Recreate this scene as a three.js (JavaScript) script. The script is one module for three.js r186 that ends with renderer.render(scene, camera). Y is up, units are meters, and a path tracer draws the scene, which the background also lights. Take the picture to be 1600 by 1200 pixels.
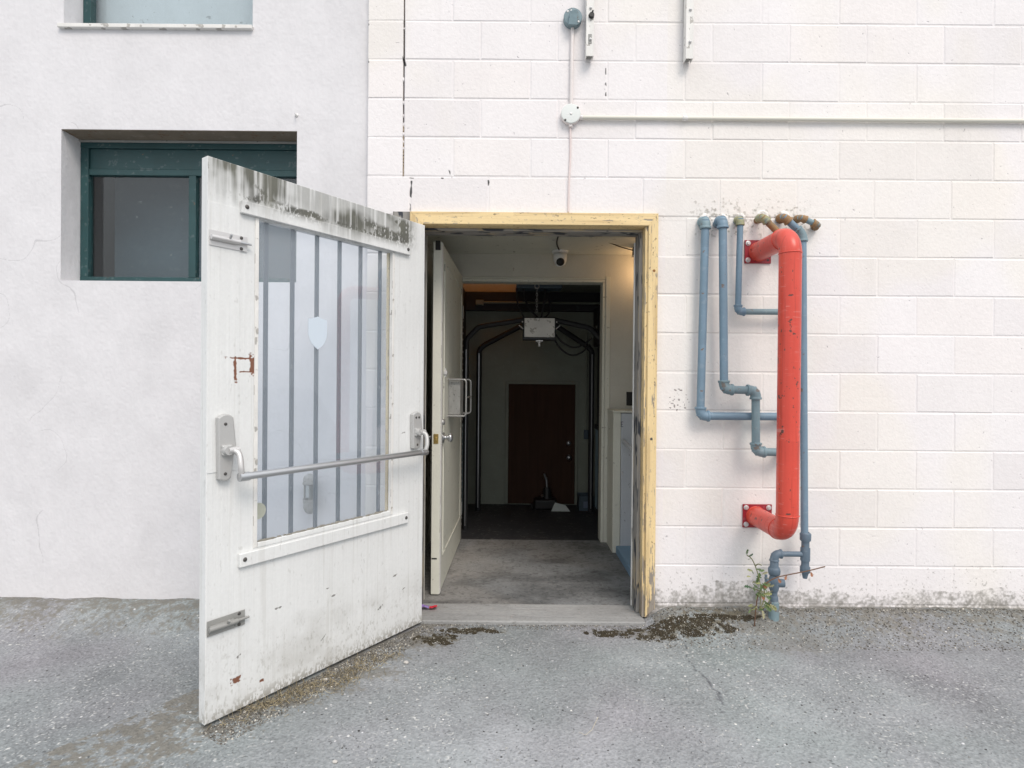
import * as THREE from 'three';
import { mergeGeometries } from 'three/addons/utils/BufferGeometryUtils.js';
import { RoundedBoxGeometry } from 'three/addons/geometries/RoundedBoxGeometry.js';

// ------------------------------------------------------------------ camera, sky, sun, exposure
const scene = new THREE.Scene();
const EYE = { y: 1.235, z: 3.03, f: 902 };               // f: focal length for a picture 1200 high
const ROLL = 0.0087, HORIZON = 595;
const camera = new THREE.PerspectiveCamera(67.3, 4 / 3, 0.05, 200);
camera.position.set(0, EYE.y, EYE.z);
camera.rotation.set(-0.0055, 0, ROLL);
scene.add(camera);

const renderer = new THREE.WebGLRenderer({ antialias: true });
renderer.toneMapping = THREE.LinearToneMapping;
renderer.toneMappingExposure = 1.6;
renderer.shadowMap.enabled = true;
renderer.shadowMap.type = THREE.PCFSoftShadowMap;

{ // bright thin overcast, a little bluer overhead
  const w = 64, h = 32, data = new Float32Array(w * h * 4);
  for (let j = 0; j < h; j++) {
    const e = (j + 0.5) / h * 180 - 90;                   // elevation
    const t = Math.max(0, e) / 90;
    for (let i = 0; i < w; i++) {
      const o = (j * w + i) * 4, s = 0.52 + 0.55 * Math.sin(t * Math.PI / 2);
      data[o] = s * (0.98 - 0.08 * t); data[o + 1] = s * (1.0 - 0.03 * t); data[o + 2] = s * (1.03 + 0.03 * t); data[o + 3] = 1;
    }
  }
  const sky = new THREE.DataTexture(data, w, h, THREE.RGBAFormat, THREE.FloatType);
  sky.mapping = THREE.EquirectangularReflectionMapping; sky.magFilter = sky.minFilter = THREE.LinearFilter; sky.needsUpdate = true;
  scene.background = sky; scene.environment = sky;
}
const sun = new THREE.DirectionalLight(0xfff2e6, 1.2);
sun.position.set(2.4, 7.5, 5.4); sun.target.position.set(0, 1, 0);
sun.castShadow = true; sun.shadow.radius = 48; sun.shadow.mapSize.set(2048, 2048);
Object.assign(sun.shadow.camera, { left: -7, right: 7, top: 7, bottom: -7, near: 0.1, far: 30 });
scene.add(sun, sun.target);

// ------------------------------------------------------------------ helpers
let seed = 20240607;
const rnd = () => { seed = (seed + 0x6d2b79f5) | 0; let t = Math.imul(seed ^ (seed >>> 15), 1 | seed); t = (t + Math.imul(t ^ (t >>> 7), 61 | t)) ^ t; return ((t ^ (t >>> 14)) >>> 0) / 4294967296; };
const rr = (a, b) => a + (b - a) * rnd();
const V = (x, y, z) => new THREE.Vector3(x, y, z);
const clamp = (x, a = 0, b = 1) => Math.min(b, Math.max(a, x));
const sst = (a, b, x) => { const t = clamp((x - a) / (b - a)); return t * t * (3 - 2 * t); };
const mix = (a, b, t) => a + (b - a) * t;
// survey: where a point of the photograph lies at the given distance z from the block wall's face
function at(px, py, z = 0) {
  const u = px - 800, v = py - 600, u0 = u + v * ROLL, v0 = v - u * ROLL + 600 - HORIZON, d = EYE.z - z;
  return V(u0 / EYE.f * d, EYE.y - v0 / EYE.f * d, z);
}
function onGround(px, py) { const v0 = py - 600 - (px - 800) * ROLL + 600 - HORIZON, d = EYE.f * EYE.y / v0; return V(((px - 800) + (py - 600) * ROLL) / EYE.f * d, 0, EYE.z - d); }

const NT = 512, NTab = new Float32Array(NT * NT); for (let i = 0; i < NT * NT; i++) NTab[i] = rnd();
function vn(x, y) {
  const xi = Math.floor(x), yi = Math.floor(y); let fx = x - xi, fy = y - yi;
  fx = fx * fx * (3 - 2 * fx); fy = fy * fy * (3 - 2 * fy);
  const x0 = xi & 511, x1 = (xi + 1) & 511, y0 = (yi & 511) * NT, y1 = ((yi + 1) & 511) * NT;
  const a = NTab[y0 + x0], b = NTab[y0 + x1], c = NTab[y1 + x0], d = NTab[y1 + x1];
  return a + (b - a) * fx + (c - a + (a - b - c + d) * fx) * fy;
}
function fbm(x, y, o = 4) { let s = 0, a = 0.5, n = 0; for (let i = 0; i < o; i++) { s += a * vn(x, y); n += a; a *= 0.5; x = x * 2.03 + 17.3; y = y * 2.03 + 9.1; } return s / n; }
const enc = new Uint8Array(4097); for (let i = 0; i <= 4096; i++) { const l = i / 4096; enc[i] = Math.round(255 * (l <= 0.0031308 ? 12.92 * l : 1.055 * Math.pow(l, 1 / 2.4) - 0.055)); }
// colour (linear) and height computed together over a patch of w x h metres
function surface(W, H, w, h, fn, x0 = 0, y0 = 0) {
  const c = new Uint8Array(W * H * 4), b = new Uint8Array(W * H), o = [0, 0, 0, 0.5];
  for (let j = 0; j < H; j++) for (let i = 0; i < W; i++) {
    o[3] = 0.5; fn(x0 + (i + 0.5) / W * w, y0 + (j + 0.5) / H * h, o);
    const k = j * W + i;
    c[k * 4] = enc[(clamp(o[0]) * 4096) | 0]; c[k * 4 + 1] = enc[(clamp(o[1]) * 4096) | 0]; c[k * 4 + 2] = enc[(clamp(o[2]) * 4096) | 0]; c[k * 4 + 3] = 255;
    b[k] = clamp(o[3]) * 255;
  }
  const mk = (d, f) => { const t = new THREE.DataTexture(d, W, H, f); t.wrapS = t.wrapT = THREE.RepeatWrapping; t.magFilter = THREE.LinearFilter; t.minFilter = THREE.LinearMipmapLinearFilter; t.generateMipmaps = true; t.needsUpdate = true; return t; };
  const map = mk(c, THREE.RGBAFormat); map.colorSpace = THREE.SRGBColorSpace;
  return { map, bumpMap: mk(b, THREE.RedFormat), w, h, x0, y0 };
}
const std = (o) => new THREE.MeshStandardMaterial({ roughness: 0.8, ...o });
const lin = (r, g, b) => new THREE.Color().setRGB(r, g, b);
const surfMat = (s, bumpScale, o = {}) => std({ map: s.map, bumpMap: s.bumpMap, bumpScale, ...o });

// uv in metres divided by the tile, seen along the main direction of each face
function tile(g, w, h = w, ox = 0, oy = 0) {
  if (g.index) g = g.toNonIndexed();
  const p = g.attributes.position, uv = new Float32Array(p.count * 2), a = V(), b = V(), c = V();
  for (let i = 0; i < p.count; i += 3) {
    a.fromBufferAttribute(p, i); b.fromBufferAttribute(p, i + 1); c.fromBufferAttribute(p, i + 2);
    const n = b.clone().sub(a).cross(c.clone().sub(a)), ax = Math.abs(n.x), ay = Math.abs(n.y), az = Math.abs(n.z);
    [a, b, c].forEach((q, k) => {
      const [s, t] = ay > ax && ay > az ? [q.x, q.z] : ax > az ? [q.z, q.y] : [q.x, q.y];
      uv[(i + k) * 2] = (s + ox) / w; uv[(i + k) * 2 + 1] = (t + oy) / h;
    });
  }
  g.setAttribute('uv', new THREE.BufferAttribute(uv, 2));
  return g;
}
const bare = (g) => { const q = g.index ? g.toNonIndexed() : g; for (const k of Object.keys(q.attributes)) if (!['position', 'normal', 'uv'].includes(k)) q.deleteAttribute(k); if (!q.attributes.uv) q.setAttribute('uv', new THREE.BufferAttribute(new Float32Array(q.attributes.position.count * 2), 2)); return q; };
const join = (list) => list.length === 1 ? bare(list[0]) : mergeGeometries(list.map(bare));
function box(x0, x1, y0, y1, z0, z1, r = 0.002) {
  const w = x1 - x0, h = y1 - y0, d = z1 - z0; r = Math.min(r, w / 2.2, h / 2.2, d / 2.2);
  const g = r > 0 ? new RoundedBoxGeometry(w, h, d, 1, r) : new THREE.BoxGeometry(w, h, d);
  g.translate((x0 + x1) / 2, (y0 + y1) / 2, (z0 + z1) / 2); return g;
}
function cyl(a, b, r, r2 = r, n = 20) {
  const d = b.clone().sub(a), g = new THREE.CylinderGeometry(r2, r, d.length(), n, 1);
  g.applyQuaternion(new THREE.Quaternion().setFromUnitVectors(V(0, 1, 0), d.clone().normalize()));
  const m = a.clone().add(b).multiplyScalar(0.5); g.translate(m.x, m.y, m.z); return g;
}
function lathe(profile, pos, dir = V(0, 1, 0), n = 28) {
  const g = new THREE.LatheGeometry(profile.map(([r, y]) => new THREE.Vector2(r, y)), n);
  g.applyQuaternion(new THREE.Quaternion().setFromUnitVectors(V(0, 1, 0), dir.clone().normalize())); g.translate(pos.x, pos.y, pos.z); return g;
}
const cable = (pts, r, n = 40, s = 8) => new THREE.TubeGeometry(new THREE.CatmullRomCurve3(pts, false, 'centripetal'), n, r, s, false);
// polyline with rounded corners
function bent(pts, r, radius, s = 20) {
  const path = new THREE.CurvePath(); let from = pts[0];
  for (let i = 1; i < pts.length - 1; i++) {
    const p = pts[i], a = pts[i - 1].clone().sub(p).normalize(), b = pts[i + 1].clone().sub(p).normalize();
    const q0 = p.clone().addScaledVector(a, radius), q1 = p.clone().addScaledVector(b, radius);
    path.add(new THREE.LineCurve3(from, q0));
    const k = 0.448 * radius;
    path.add(new THREE.CubicBezierCurve3(q0, q0.clone().addScaledVector(a, -(radius - k)), q1.clone().addScaledVector(b, -(radius - k)), q1)); from = q1;
  }
  path.add(new THREE.LineCurve3(from, pts[pts.length - 1]));
  const parts = [];
  for (const c of path.curves) parts.push(c.isLineCurve3 ? new THREE.TubeGeometry(c, 1, r, s) : new THREE.TubeGeometry(c, 14, r, s));
  return join(parts);
}
const taken = new Map();
function numbered(n) { const k = taken.get(n) ?? 0; taken.set(n, k + 1); return k ? `${n}_${String(k).padStart(3, '0')}` : n; }
function thing(name, label, category, pos = [0, 0, 0], turn = 0, group) {
  const o = new THREE.Group(); o.name = numbered(name); o.position.set(...pos); o.rotation.y = turn; o.userData = { label, category };
  if (group) o.userData.group = group; scene.add(o); return o;
}
function part(name, g, m, parent, label) {
  const o = new THREE.Mesh(Array.isArray(g) ? join(g) : g, m); o.name = name; if (label) o.userData.label = label; parent.add(o); return o;
}
function single(name, g, m, label, category, group) { const o = part(numbered(name), g, m, scene, label); o.userData.category = category; if (group) o.userData.group = group; return o; }
function struct(name, g, m, label, category) { const o = part(numbered(name), g, m, scene); Object.assign(o.userData, { kind: 'structure', label, category }); return o; }
function stuff(name, geo, m, list, label, category) {   // list of [Vector3, scale Vector3, Euler, Color]
  const o = new THREE.InstancedMesh(geo, m, list.length), q = new THREE.Quaternion(), M = new THREE.Matrix4();
  list.forEach(([p, s, e, c], i) => { M.compose(p, q.setFromEuler(e), s); o.setMatrixAt(i, M); if (c) o.setColorAt(i, c); });
  o.name = numbered(name); o.userData = { kind: 'stuff', label, category }; scene.add(o); return o;
}

// ------------------------------------------------------------------ surfaces
const WX = -0.8, WY = -0.2, WW = 5.0, WH = 4.6;
const elbowSpots = [1102, 1129, 1156, 1190, 1225, 1246].map((p) => at(p, 338, 0));
const crackMarks = [[700, 258, 706, 278], [643, 284, 641, 332], [763, 282, 764, 300], [630, 278, 646, 279], [690, 279, 702, 280], [946, 108, 946, 150], [572, 30, 576, 40], [571, 92, 577, 99], [630, 90, 634, 104]].map(([a, b, c, d]) => [at(a, b), at(c, d)]);
const wallSurf = surface(2048, 1884, WW, WH, (x, y, o) => {
  const big = fbm(x * 0.9 + 3, y * 0.9, 3) - 0.5, mid = fbm(x * 5, y * 5 + 40, 3) - 0.5, fine = fbm(x * 90, y * 90, 3), grit = vn(x * 260, y * 260);
  let l = 0.80 + 0.06 * big + 0.05 * mid + 0.06 * (fine - 0.5);
  const warm = sst(-0.05, 0.12, fbm(x * 1.7 + 9, y * 1.3 + 2, 3) - 0.5 + 0.09 * (x > 0.8 ? 1 : 0));
  let r = l, g = l * mix(0.965, 0.960, warm), b = l * mix(0.965, 0.92, warm);
  let hgt = 0.55 + 0.30 * (fine - 0.5) + 0.15 * (grit - 0.5);
  const pit = vn(x * 150 + 7, y * 150) * 0.6 + vn(x * 61, y * 61 + 5) * 0.4;
  const dens = fbm(x * 2.3 + 60, y * 2.3, 2); const pt = 0.905 - 0.05 * dens; if (pit > pt) { const k = sst(pt, pt + 0.07, pit); r *= 1 - 0.42 * k; g *= 1 - 0.42 * k; b *= 1 - 0.40 * k; hgt -= 0.5 * k; }
  // hairline run marks and chips
  const run = vn(x * 46, y * 1.6 + 3); if (run > 0.86) { const k = (run - 0.86) * 0.5 * fbm(x * 30, y * 7, 2); r -= k * 0.5; g -= k * 0.5; b -= k * 0.52; }
  // earth splashed on the lowest course, with a ragged upper outline
  const ht = y - 0.07, edge = 0.055 + 0.10 * fbm(x * 7 + 1, 2.7, 3) - (x > 1.08 && x < 1.32 ? -0.02 : 0.03), n = fbm(x * 95, y * 95 + 11, 4), n2 = fbm(x * 34, y * 34 + 3, 4);
  let dirt = ht < edge ? sst(0.30, 0.92, n2 * 0.5 + n * 0.7 + (edge - ht) * 2.6 - 0.10) : 0;
  const spl = sst(0.60, 0.74, n - clamp(ht - 0.02, 0, 1) * 0.75); dirt = Math.max(dirt, 0.6 * spl);
  dirt *= 0.82; r = mix(r, 0.20, dirt); g = mix(g, 0.19, dirt); b = mix(b, 0.165, dirt);
  // grime and old sealant round the pipe penetrations
  for (const p of elbowSpots) {
    const dx = x - p.x, dy = y - p.y + 0.01, d = Math.hypot(dx, dy * 0.9);
    if (d < 0.10) { const k = sst(0.50, 0.76, fbm(x * 70, y * 70, 4) + 0.12 - d * 2.6); r = mix(r, 0.34, k * 0.55); g = mix(g, 0.32, k * 0.55); b = mix(b, 0.28, k * 0.55); hgt += 0.2 * k; }
  }
  for (const [a, c] of crackMarks) {
    const ex = c.x - a.x, ey = c.y - a.y, t = clamp(((x - a.x) * ex + (y - a.y) * ey) / (ex * ex + ey * ey)), d = Math.hypot(x - a.x - ex * t, y - a.y - ey * t) + 0.006 * (vn(x * 55, y * 55) - 0.5);
    const k = sst(0.006, 0.002, d) * sst(0.42, 0.55, vn(x * 34 + 3, y * 34)); r = mix(r, 0.05, k); g = mix(g, 0.05, k); b = mix(b, 0.05, k); hgt -= 0.6 * k;
  }
  const tiny = Math.hypot(x - 0.873, y - at(1035, 625).y); if (tiny < 0.06 && vn(x * 130, y * 130) > 0.78) { r *= 0.35; g *= 0.33; b *= 0.33; }
  o[0] = r; o[1] = g; o[2] = b; o[3] = hgt;
}, WX, WY);
const wallMat = surfMat(wallSurf, 0.0026, { roughness: 0.78 });
const wallMats = [[1, 1, 1], [0.975, 0.972, 0.968], [1.0, 0.99, 0.975], [0.955, 0.95, 0.95]].map(([r, g, b]) => surfMat(wallSurf, 0.0026, { roughness: 0.78, color: lin(r, g, b) }));
const wallUV = (g) => { if (g.index) g = g.toNonIndexed(); const p = g.attributes.position, uv = new Float32Array(p.count * 2); for (let i = 0; i < p.count; i++) { uv[2 * i] = (p.getX(i) - WX) / WW; uv[2 * i + 1] = (p.getY(i) - WY) / WH; } g.setAttribute('uv', new THREE.BufferAttribute(uv, 2)); return g; };

const stuccoSurf = surface(1280, 1280, 4.4, 4.4, (x, y, o) => {
  const q = fbm(x * 70, y * 70, 4), m = fbm(x * 6, y * 6 + 8, 4) - 0.5, tr = fbm(x * 26, y * 9, 3) - 0.5, l = 0.665 + 0.07 * m + 0.05 * (q - 0.5) + 0.03 * tr;
  const hl = Math.abs(fbm(x * 1.3 + 7, y * 1.3 + 3, 4) - 0.47), ck = hl < 0.0012 && vn(x * 3, y * 3) > 0.45 ? 0.12 : 0, blot = sst(0.6, 0.75, fbm(x * 3 + 20, y * 2, 4)) * 0.035; const L = l + 0.02 - ck - blot; o[0] = L; o[1] = L * 0.987; o[2] = L * 1.008; o[3] = 0.5 + 0.4 * (q - 0.5) + 0.9 * m + 0.5 * tr - ck;
});
const stuccoMat = surfMat(stuccoSurf, 0.003, { roughness: 0.85 });

// exterior leaf: s runs from the hinge edge (0) to the free edge (1.10), y up
const LEAF_W = 1.10, LEAF_H = 2.03;
const leafSurf = surface(1024, 1884, LEAF_W, LEAF_H, (xx, y, o) => {
  const s = LEAF_W - xx;                                          // local x = -s
  const grain = fbm(xx * 190, y * 5, 3), patch = fbm(xx * 4, y * 4 + 3, 4), fine = fbm(xx * 120, y * 120, 3);
  let l = 0.73 + 0.07 * (patch - 0.5) + 0.05 * (grain - 0.5) + 0.05 * (fine - 0.5), r = l * 0.985, g = l, b = l * 0.99, h = 0.5 + 0.45 * (grain - 0.5) + 0.2 * (fine - 0.5);
  // mildew hanging from the top edge in streaks
  const top = LEAF_H - y, st = fbm(xx * 95, y * 4 + 2, 4), st2 = fbm(xx * 30, y * 2 + 7, 3), blot = fbm(xx * 4.5 + 4, y * 6, 4), grit = fbm(xx * 150, y * 90, 3);
  let mil = 0;
  if (top < 0.30) {
    const cov = sst(0.03, 0.16, s), low = 0.10 + 0.16 * fbm(xx * 14 + 11, 0.5, 3);
    const film = sst(low, low * 0.35, top) * (0.42 + 0.58 * sst(0.34, 0.56, blot)) * (0.30 + 0.70 * sst(0.34, 0.64, st * 0.6 + st2 * 0.5)) * 0.95;
    const smear = sst(0.44, 0.60, fbm(xx * 3.1 + 8, y * 8, 4)) * sst(0.10, 0.03, Math.abs(top - 0.065)) * sst(0.30, 0.62, st * 0.5 + grit * 0.6);
    const shelf = sst(0.028, 0.0, Math.abs(top - 0.112 + 0.02 * (st - 0.5))) * sst(0.40, 0.54, blot + 0.25 * (grit - 0.5)) * sst(0.32, 0.55, grit);
    mil = Math.max(film, smear, 0.9 * shelf) * cov;
  }
  mil = clamp(mil * 1.3) * 0.95; const green = fbm(xx * 12, y * 12, 2);
  r = mix(r, mix(0.055, 0.11, green), mil); g = mix(g, mix(0.055, 0.112, green), mil); b = mix(b, mix(0.048, 0.08, green), mil);
  // scuffs, drips and grime of the foot
  const foot = sst(0.42, 0.0, y + 0.2 * (patch - 0.5)), sp = fbm(xx * 150, y * 85, 4), sp2 = fbm(xx * 26 + 5, y * 26, 3);
  const soft = fbm(xx * 7 + 2, y * 9, 4); let d = foot * (sst(0.55, 0.85, sp * 0.75 + sp2 * 0.3) * 0.42 + sst(0.38, 0.72, soft) * 0.30); d = Math.max(d, sst(0.07, 0.0, y) * sst(0.42, 0.58, sp) * 0.7);
  r = mix(r, 0.23, d); g = mix(g, 0.215, d); b = mix(b, 0.17, d);
  const all = sst(0.74, 0.82, fbm(xx * 90 + 31, y * 30, 4)) * 0.22; r = mix(r, 0.28, all); g = mix(g, 0.27, all); b = mix(b, 0.24, all);
  const drip = sst(0.60, 0.85, fbm(xx * 70, y * 1.6 + 9, 3)) * 0.22; r = mix(r, 0.44, drip); g = mix(g, 0.43, drip); b = mix(b, 0.39, drip);
  // chips down to the brown wood
  for (const [cs, cy, cw, ch] of [[0.995, 1.275, 0.006, 0.05], [0.928, 1.29, 0.013, 0.04], [0.97, 1.315, 0.06, 0.004], [0.95, 1.265, 0.035, 0.003], [0.985, 0.115, 0.02, 0.012], [0.885, 0.07, 0.010, 0.006]]) {
    const q = Math.max(Math.abs(s - cs - (y - cy) * 0.05) / cw, Math.abs(y - cy) / ch) + 0.8 * (vn(xx * 160, y * 160) - 0.5);
    if (q < 1) { const k = sst(1, 0.7, q); r = mix(r, 0.20, k); g = mix(g, 0.085, k); b = mix(b, 0.05, k); h -= 0.5 * k; }
  }
  for (const [cs, cy, cw, ch] of [[0.60, 0.135, 0.003, 0.016], [0.55, 0.30, 0.012, 0.004], [0.28, 0.165, 0.01, 0.01], [0.13, 0.21, 0.008, 0.005], [0.81, 0.33, 0.02, 0.004], [0.98, 0.20, 0.01, 0.008], [0.58, 0.34, 0.01, 0.003], [0.19, 0.29, 0.012, 0.004], [0.14, 0.98, 0.012, 0.004]]) {
    const q = Math.max(Math.abs(s - cs + (y - cy) * 1.2) / cw, Math.abs(y - cy) / ch) + 1.1 * (vn(xx * 190, y * 190) - 0.5);
    if (q < 1) { const k = sst(1, 0.5, q) * 0.8; r = mix(r, 0.12, k); g = mix(g, 0.115, k); b = mix(b, 0.10, k); h -= 0.3 * k; }
  }
  o[0] = r; o[1] = g; o[2] = b; o[3] = h;
});
const leafMat = surfMat(leafSurf, 0.0016, { roughness: 0.6 });

// old asphalt: 6 x 3 m patch
const GX = -3.2, GW = 6.4, GH = 3.2;
const dirtSpots = [];
const addDirt = (px, py, rx, rz, k, kind) => { const p = onGround(px, py); dirtSpots.push([p.x, p.z, rx, rz, k, kind]); };
addDirt(1060, 985, 0.24, 0.055, 1, 'moss'); addDirt(1130, 975, 0.16, 0.04, 0.9, 'moss'); addDirt(1030, 990, 0.10, 0.05, 1, 'moss'); addDirt(1205, 985, 0.22, 0.08, 0.7, 'soil'); addDirt(1240, 1000, 0.2, 0.1, 0.5, 'soil'); addDirt(970, 985, 0.14, 0.04, 0.6, 'moss');
addDirt(740, 981, 0.13, 0.028, 1, 'moss'); addDirt(682, 994, 0.09, 0.05, 1, 'moss'); addDirt(640, 1000, 0.16, 0.06, 0.9, 'soil'); addDirt(590, 1020, 0.14, 0.05, 0.9, 'soil'); addDirt(560, 1045, 0.2, 0.06, 0.8, 'soil'); addDirt(500, 1065, 0.16, 0.05, 0.9, 'soil'); addDirt(440, 1090, 0.14, 0.04, 0.9, 'soil'); addDirt(390, 1108, 0.12, 0.03, 0.9, 'soil'); addDirt(690, 970, 0.12, 0.04, 0.9, 'soil');
const soilLine = [[-0.45, 0.14], [-1.12, 1.08]];
const groundSurf = surface(2048, 1024, GW, GH, (x, z, o) => {
  const big = fbm(x * 1.3 + 5, z * 1.3, 4) - 0.5, mid = fbm(x * 7, z * 7 + 50, 3) - 0.5, fine = fbm(x * 120, z * 120, 3), cell = vn(x * 210, z * 210), tint = fbm(x * 2.1 + 31, z * 2.1 + 7, 3) - 0.5;
  const fz = fbm(x * 190 + 8, z * 190, 2); const pat = sst(0.44, 0.60, fbm(x * 0.9 + 14, z * 1.6 + 5, 4)); let l = 0.24 + 0.035 * pat + 0.15 * big + 0.08 * mid + 0.11 * (fine - 0.5) + 0.12 * (fz - 0.5) + 0.04 * (cell - 0.5), r = l * (0.955 + 0.17 * tint), g = l * 1.0, b = l * (1.025 + 0.09 * tint), h = 0.45 + 0.6 * (fine - 0.5) + 0.25 * (cell - 0.5) + 0.15 * mid;
  const w = vn(x * 135 + 3, z * 135), w2 = vn(x * 150, z * 150 + 9);
  if (w > 0.82) { const k = sst(0.82, 0.90, w) * (0.15 + 0.85 * sst(0.3, 0.75, fbm(x * 3 + 2, z * 3, 3))); r = mix(r, 0.52, k); g = mix(g, 0.52, k); b = mix(b, 0.50, k); h += 0.2 * k; }
  if (w2 < 0.12) { const k = sst(0.12, 0.04, w2) * 0.6; r *= 1 - k; g *= 1 - k; b *= 1 - k; h -= 0.3 * k; }
  // dust-grey wash in front of the sill
  let soil = 0, moss = 0; const n = fbm(x * 30, z * 30, 4), n2 = fbm(x * 90 + 4, z * 90, 3);
  for (const [sx, sz, rx, rz, k, kind] of dirtSpots) { const d = Math.hypot((x - sx) / rx, (z - sz) / rz); if (d < 1.6) { const q = k * sst(0.46, 0.76, n * 0.6 + n2 * 0.5 + 0.36 - d * 0.34); if (kind === 'moss') moss = Math.max(moss, q); else soil = Math.max(soil, q); } }
  const lx = -0.45, lz = 0.085, dx = -0.578, dz = 0.816, t = clamp((x - lx) * dx + (z - lz) * dz, 0, 1.12), dl = (x - lx - dx * t) * 0.816 + (z - lz - dz * t) * 0.578;
  if (Math.abs(dl) < 0.3) soil = Math.max(soil, sst(0.50, 0.62, n * 0.7 + n2 * 0.4 - Math.max(0, dl - 0.03) * 2.2 + 0.04));
  if (x > 0.74 || x < -0.75) soil = Math.max(soil, sst(0.42, 0.80, n * 0.55 + n2 * 0.55 + 0.18 - Math.max(0, z) * 1.3));
  r = mix(r, 0.105 + 0.10 * n2, soil * 0.85); g = mix(g, 0.10 + 0.09 * n2, soil * 0.85); b = mix(b, 0.085 + 0.075 * n2, soil * 0.85);
  r = mix(r, 0.075 + 0.06 * n2, moss * 0.8); g = mix(g, 0.066 + 0.05 * n2, moss * 0.8); b = mix(b, 0.042 + 0.03 * n2, moss * 0.8); h += 0.15 * soil * n2 + 0.3 * moss * n2;
  // hair cracks
  const cr = Math.abs(fbm(x * 1.1 + 2, z * 1.1 + 8, 4) - 0.52); if (cr < 0.0014 && z > 0.25 && n2 > 0.5) { r *= 0.8; g *= 0.8; b *= 0.82; h -= 0.2; }
  const c2 = Math.abs(x - 0.83 - 0.10 * (fbm(3.3, z * 6, 4) - 0.5) - 0.03 * (vn(x * 40, z * 40) - 0.5)); if (c2 < 0.012 && z > 0.25 && z < 0.85) { const k = sst(0.012, 0.002, c2) * sst(0.40, 0.58, n * 0.6 + n2 * 0.4) * 0.5; r *= 1 - k; g *= 1 - k; b *= 1 - k * 0.95; h -= 0.3 * k; }
  o[0] = r; o[1] = g; o[2] = b; o[3] = h;
}, GX, -0.1);
const groundMat = surfMat(groundSurf, 0.008, { roughness: 0.92 });

const concreteSurf = surface(1024, 1024, 2.4, 2.4, (x, y, o) => {
  const m = fbm(x * 2.2, y * 2.2 + 4, 4) - 0.5, s = fbm(x * 5 + 9, y * 9, 4), fine = fbm(x * 90, y * 90, 3) - 0.5, br = fbm(x * 1.5 + 40, y * 1.5, 3);
  let l = 0.225 + 0.17 * m + 0.09 * fine; let r = l * mix(0.97, 1.02, sst(0.45, 0.65, br)), g = l, b = l * mix(1.01, 0.96, sst(0.45, 0.65, br));
  const k = sst(0.35, 0.85, s * 0.7 + fbm(x * 28, y * 40, 4) * 0.3) * 0.5; r *= 1 - k; g *= 1 - k; b *= 1 - k; const dk = sst(0.62, 0.72, fbm(x * 45 + 3, y * 45, 4)) * 0.3; r *= 1 - dk; g *= 1 - dk; b *= 1 - dk;
  const sp = vn(x * 120, y * 120); if (sp > 0.93) { r *= 0.5; g *= 0.5; b *= 0.5; }
  o[0] = r; o[1] = g; o[2] = b; o[3] = 0.5 + fine + 0.5 * m;
});
const concreteMat = surfMat(concreteSurf, 0.003, { roughness: 0.85 });
const sillSurf = surface(1024, 256, 1.6, 0.4, (x, y, o) => {
  const m = fbm(x * 4, y * 9 + 4, 4) - 0.5, fine = fbm(x * 100, y * 100, 3) - 0.5, lines = fbm(x * 3, y * 60, 3) - 0.5, l = 0.31 + 0.14 * m + 0.08 * fine + 0.04 * lines; let r = l, g = l * 1.0, b = l * 0.98;
  const k = sst(0.58, 0.80, fbm(x * 16 + 3, y * 30, 4) * 0.7 + fine * 0.5 + 0.1) * 0.5; r = mix(r, 0.09, k); g = mix(g, 0.085, k); b = mix(b, 0.07, k);
  o[0] = r; o[1] = g; o[2] = b; o[3] = 0.5 + fine + lines;
});
const sillMat = surfMat(sillSurf, 0.003, { roughness: 0.85 });

// yellow paint on timber, flaking to grey wood; run = along the board
function paintedWood(w, h, rotAt, sound = 0) {
  return surface(256, 1024, w, h, (x, y, o) => {
    const gr = fbm(x * 160, y * 6, 3), pa = fbm(x * 14, y * 5, 4), fi = fbm(x * 120, y * 120, 3); const l = 1 + 0.10 * (gr - 0.5) + 0.16 * (pa - 0.5) + 0.06 * (fi - 0.5);
    let r = 0.76 * l, g = 0.585 * l, b = 0.31 * l, hh = 0.6 + 0.3 * (gr - 0.5);
    const rot = rotAt ? sst(0.42, 0.02, y + 0.12 * (pa - 0.5)) : 0;
    const fl = sst(0.69, 0.78, fbm(x * 150 + 4, y * 14, 4) + 0.12 * (fi - 0.5) + 0.30 * rot - sound), f2 = sst(0.72, 0.78, fbm(x * 150, y * 60, 3)) * 0.5;
    const k = Math.max(fl, f2); r = mix(r, 0.20 + 0.14 * gr, k); g = mix(g, 0.175 + 0.13 * gr, k); b = mix(b, 0.15 + 0.11 * gr, k); hh -= 0.35 * k;
    const st = sst(0.50, 0.78, fbm(x * 60, y * 2.5 + 7, 3)) * 0.42; r = mix(r, 0.36, st); g = mix(g, 0.23, st); b = mix(b, 0.10, st); const kn = sst(0.76, 0.82, fbm(x * 70 + 30, y * 40, 4)) * 0.7; r = mix(r, 0.09, kn); g = mix(g, 0.06, kn); b = mix(b, 0.04, kn);
    o[0] = r; o[1] = g; o[2] = b; o[3] = hh;
  });
}
const yellowSurf = paintedWood(0.4, 2.2, true), yellowMat = surfMat(yellowSurf, 0.002, { roughness: 0.62 });
const tanWorn = surfMat(paintedWood(0.4, 2.2, true, -0.09), 0.0025, { roughness: 0.7 });
const yellowPlain = surfMat(paintedWood(0.4, 1.6, false, 0.05), 0.002, { roughness: 0.62 });
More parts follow.
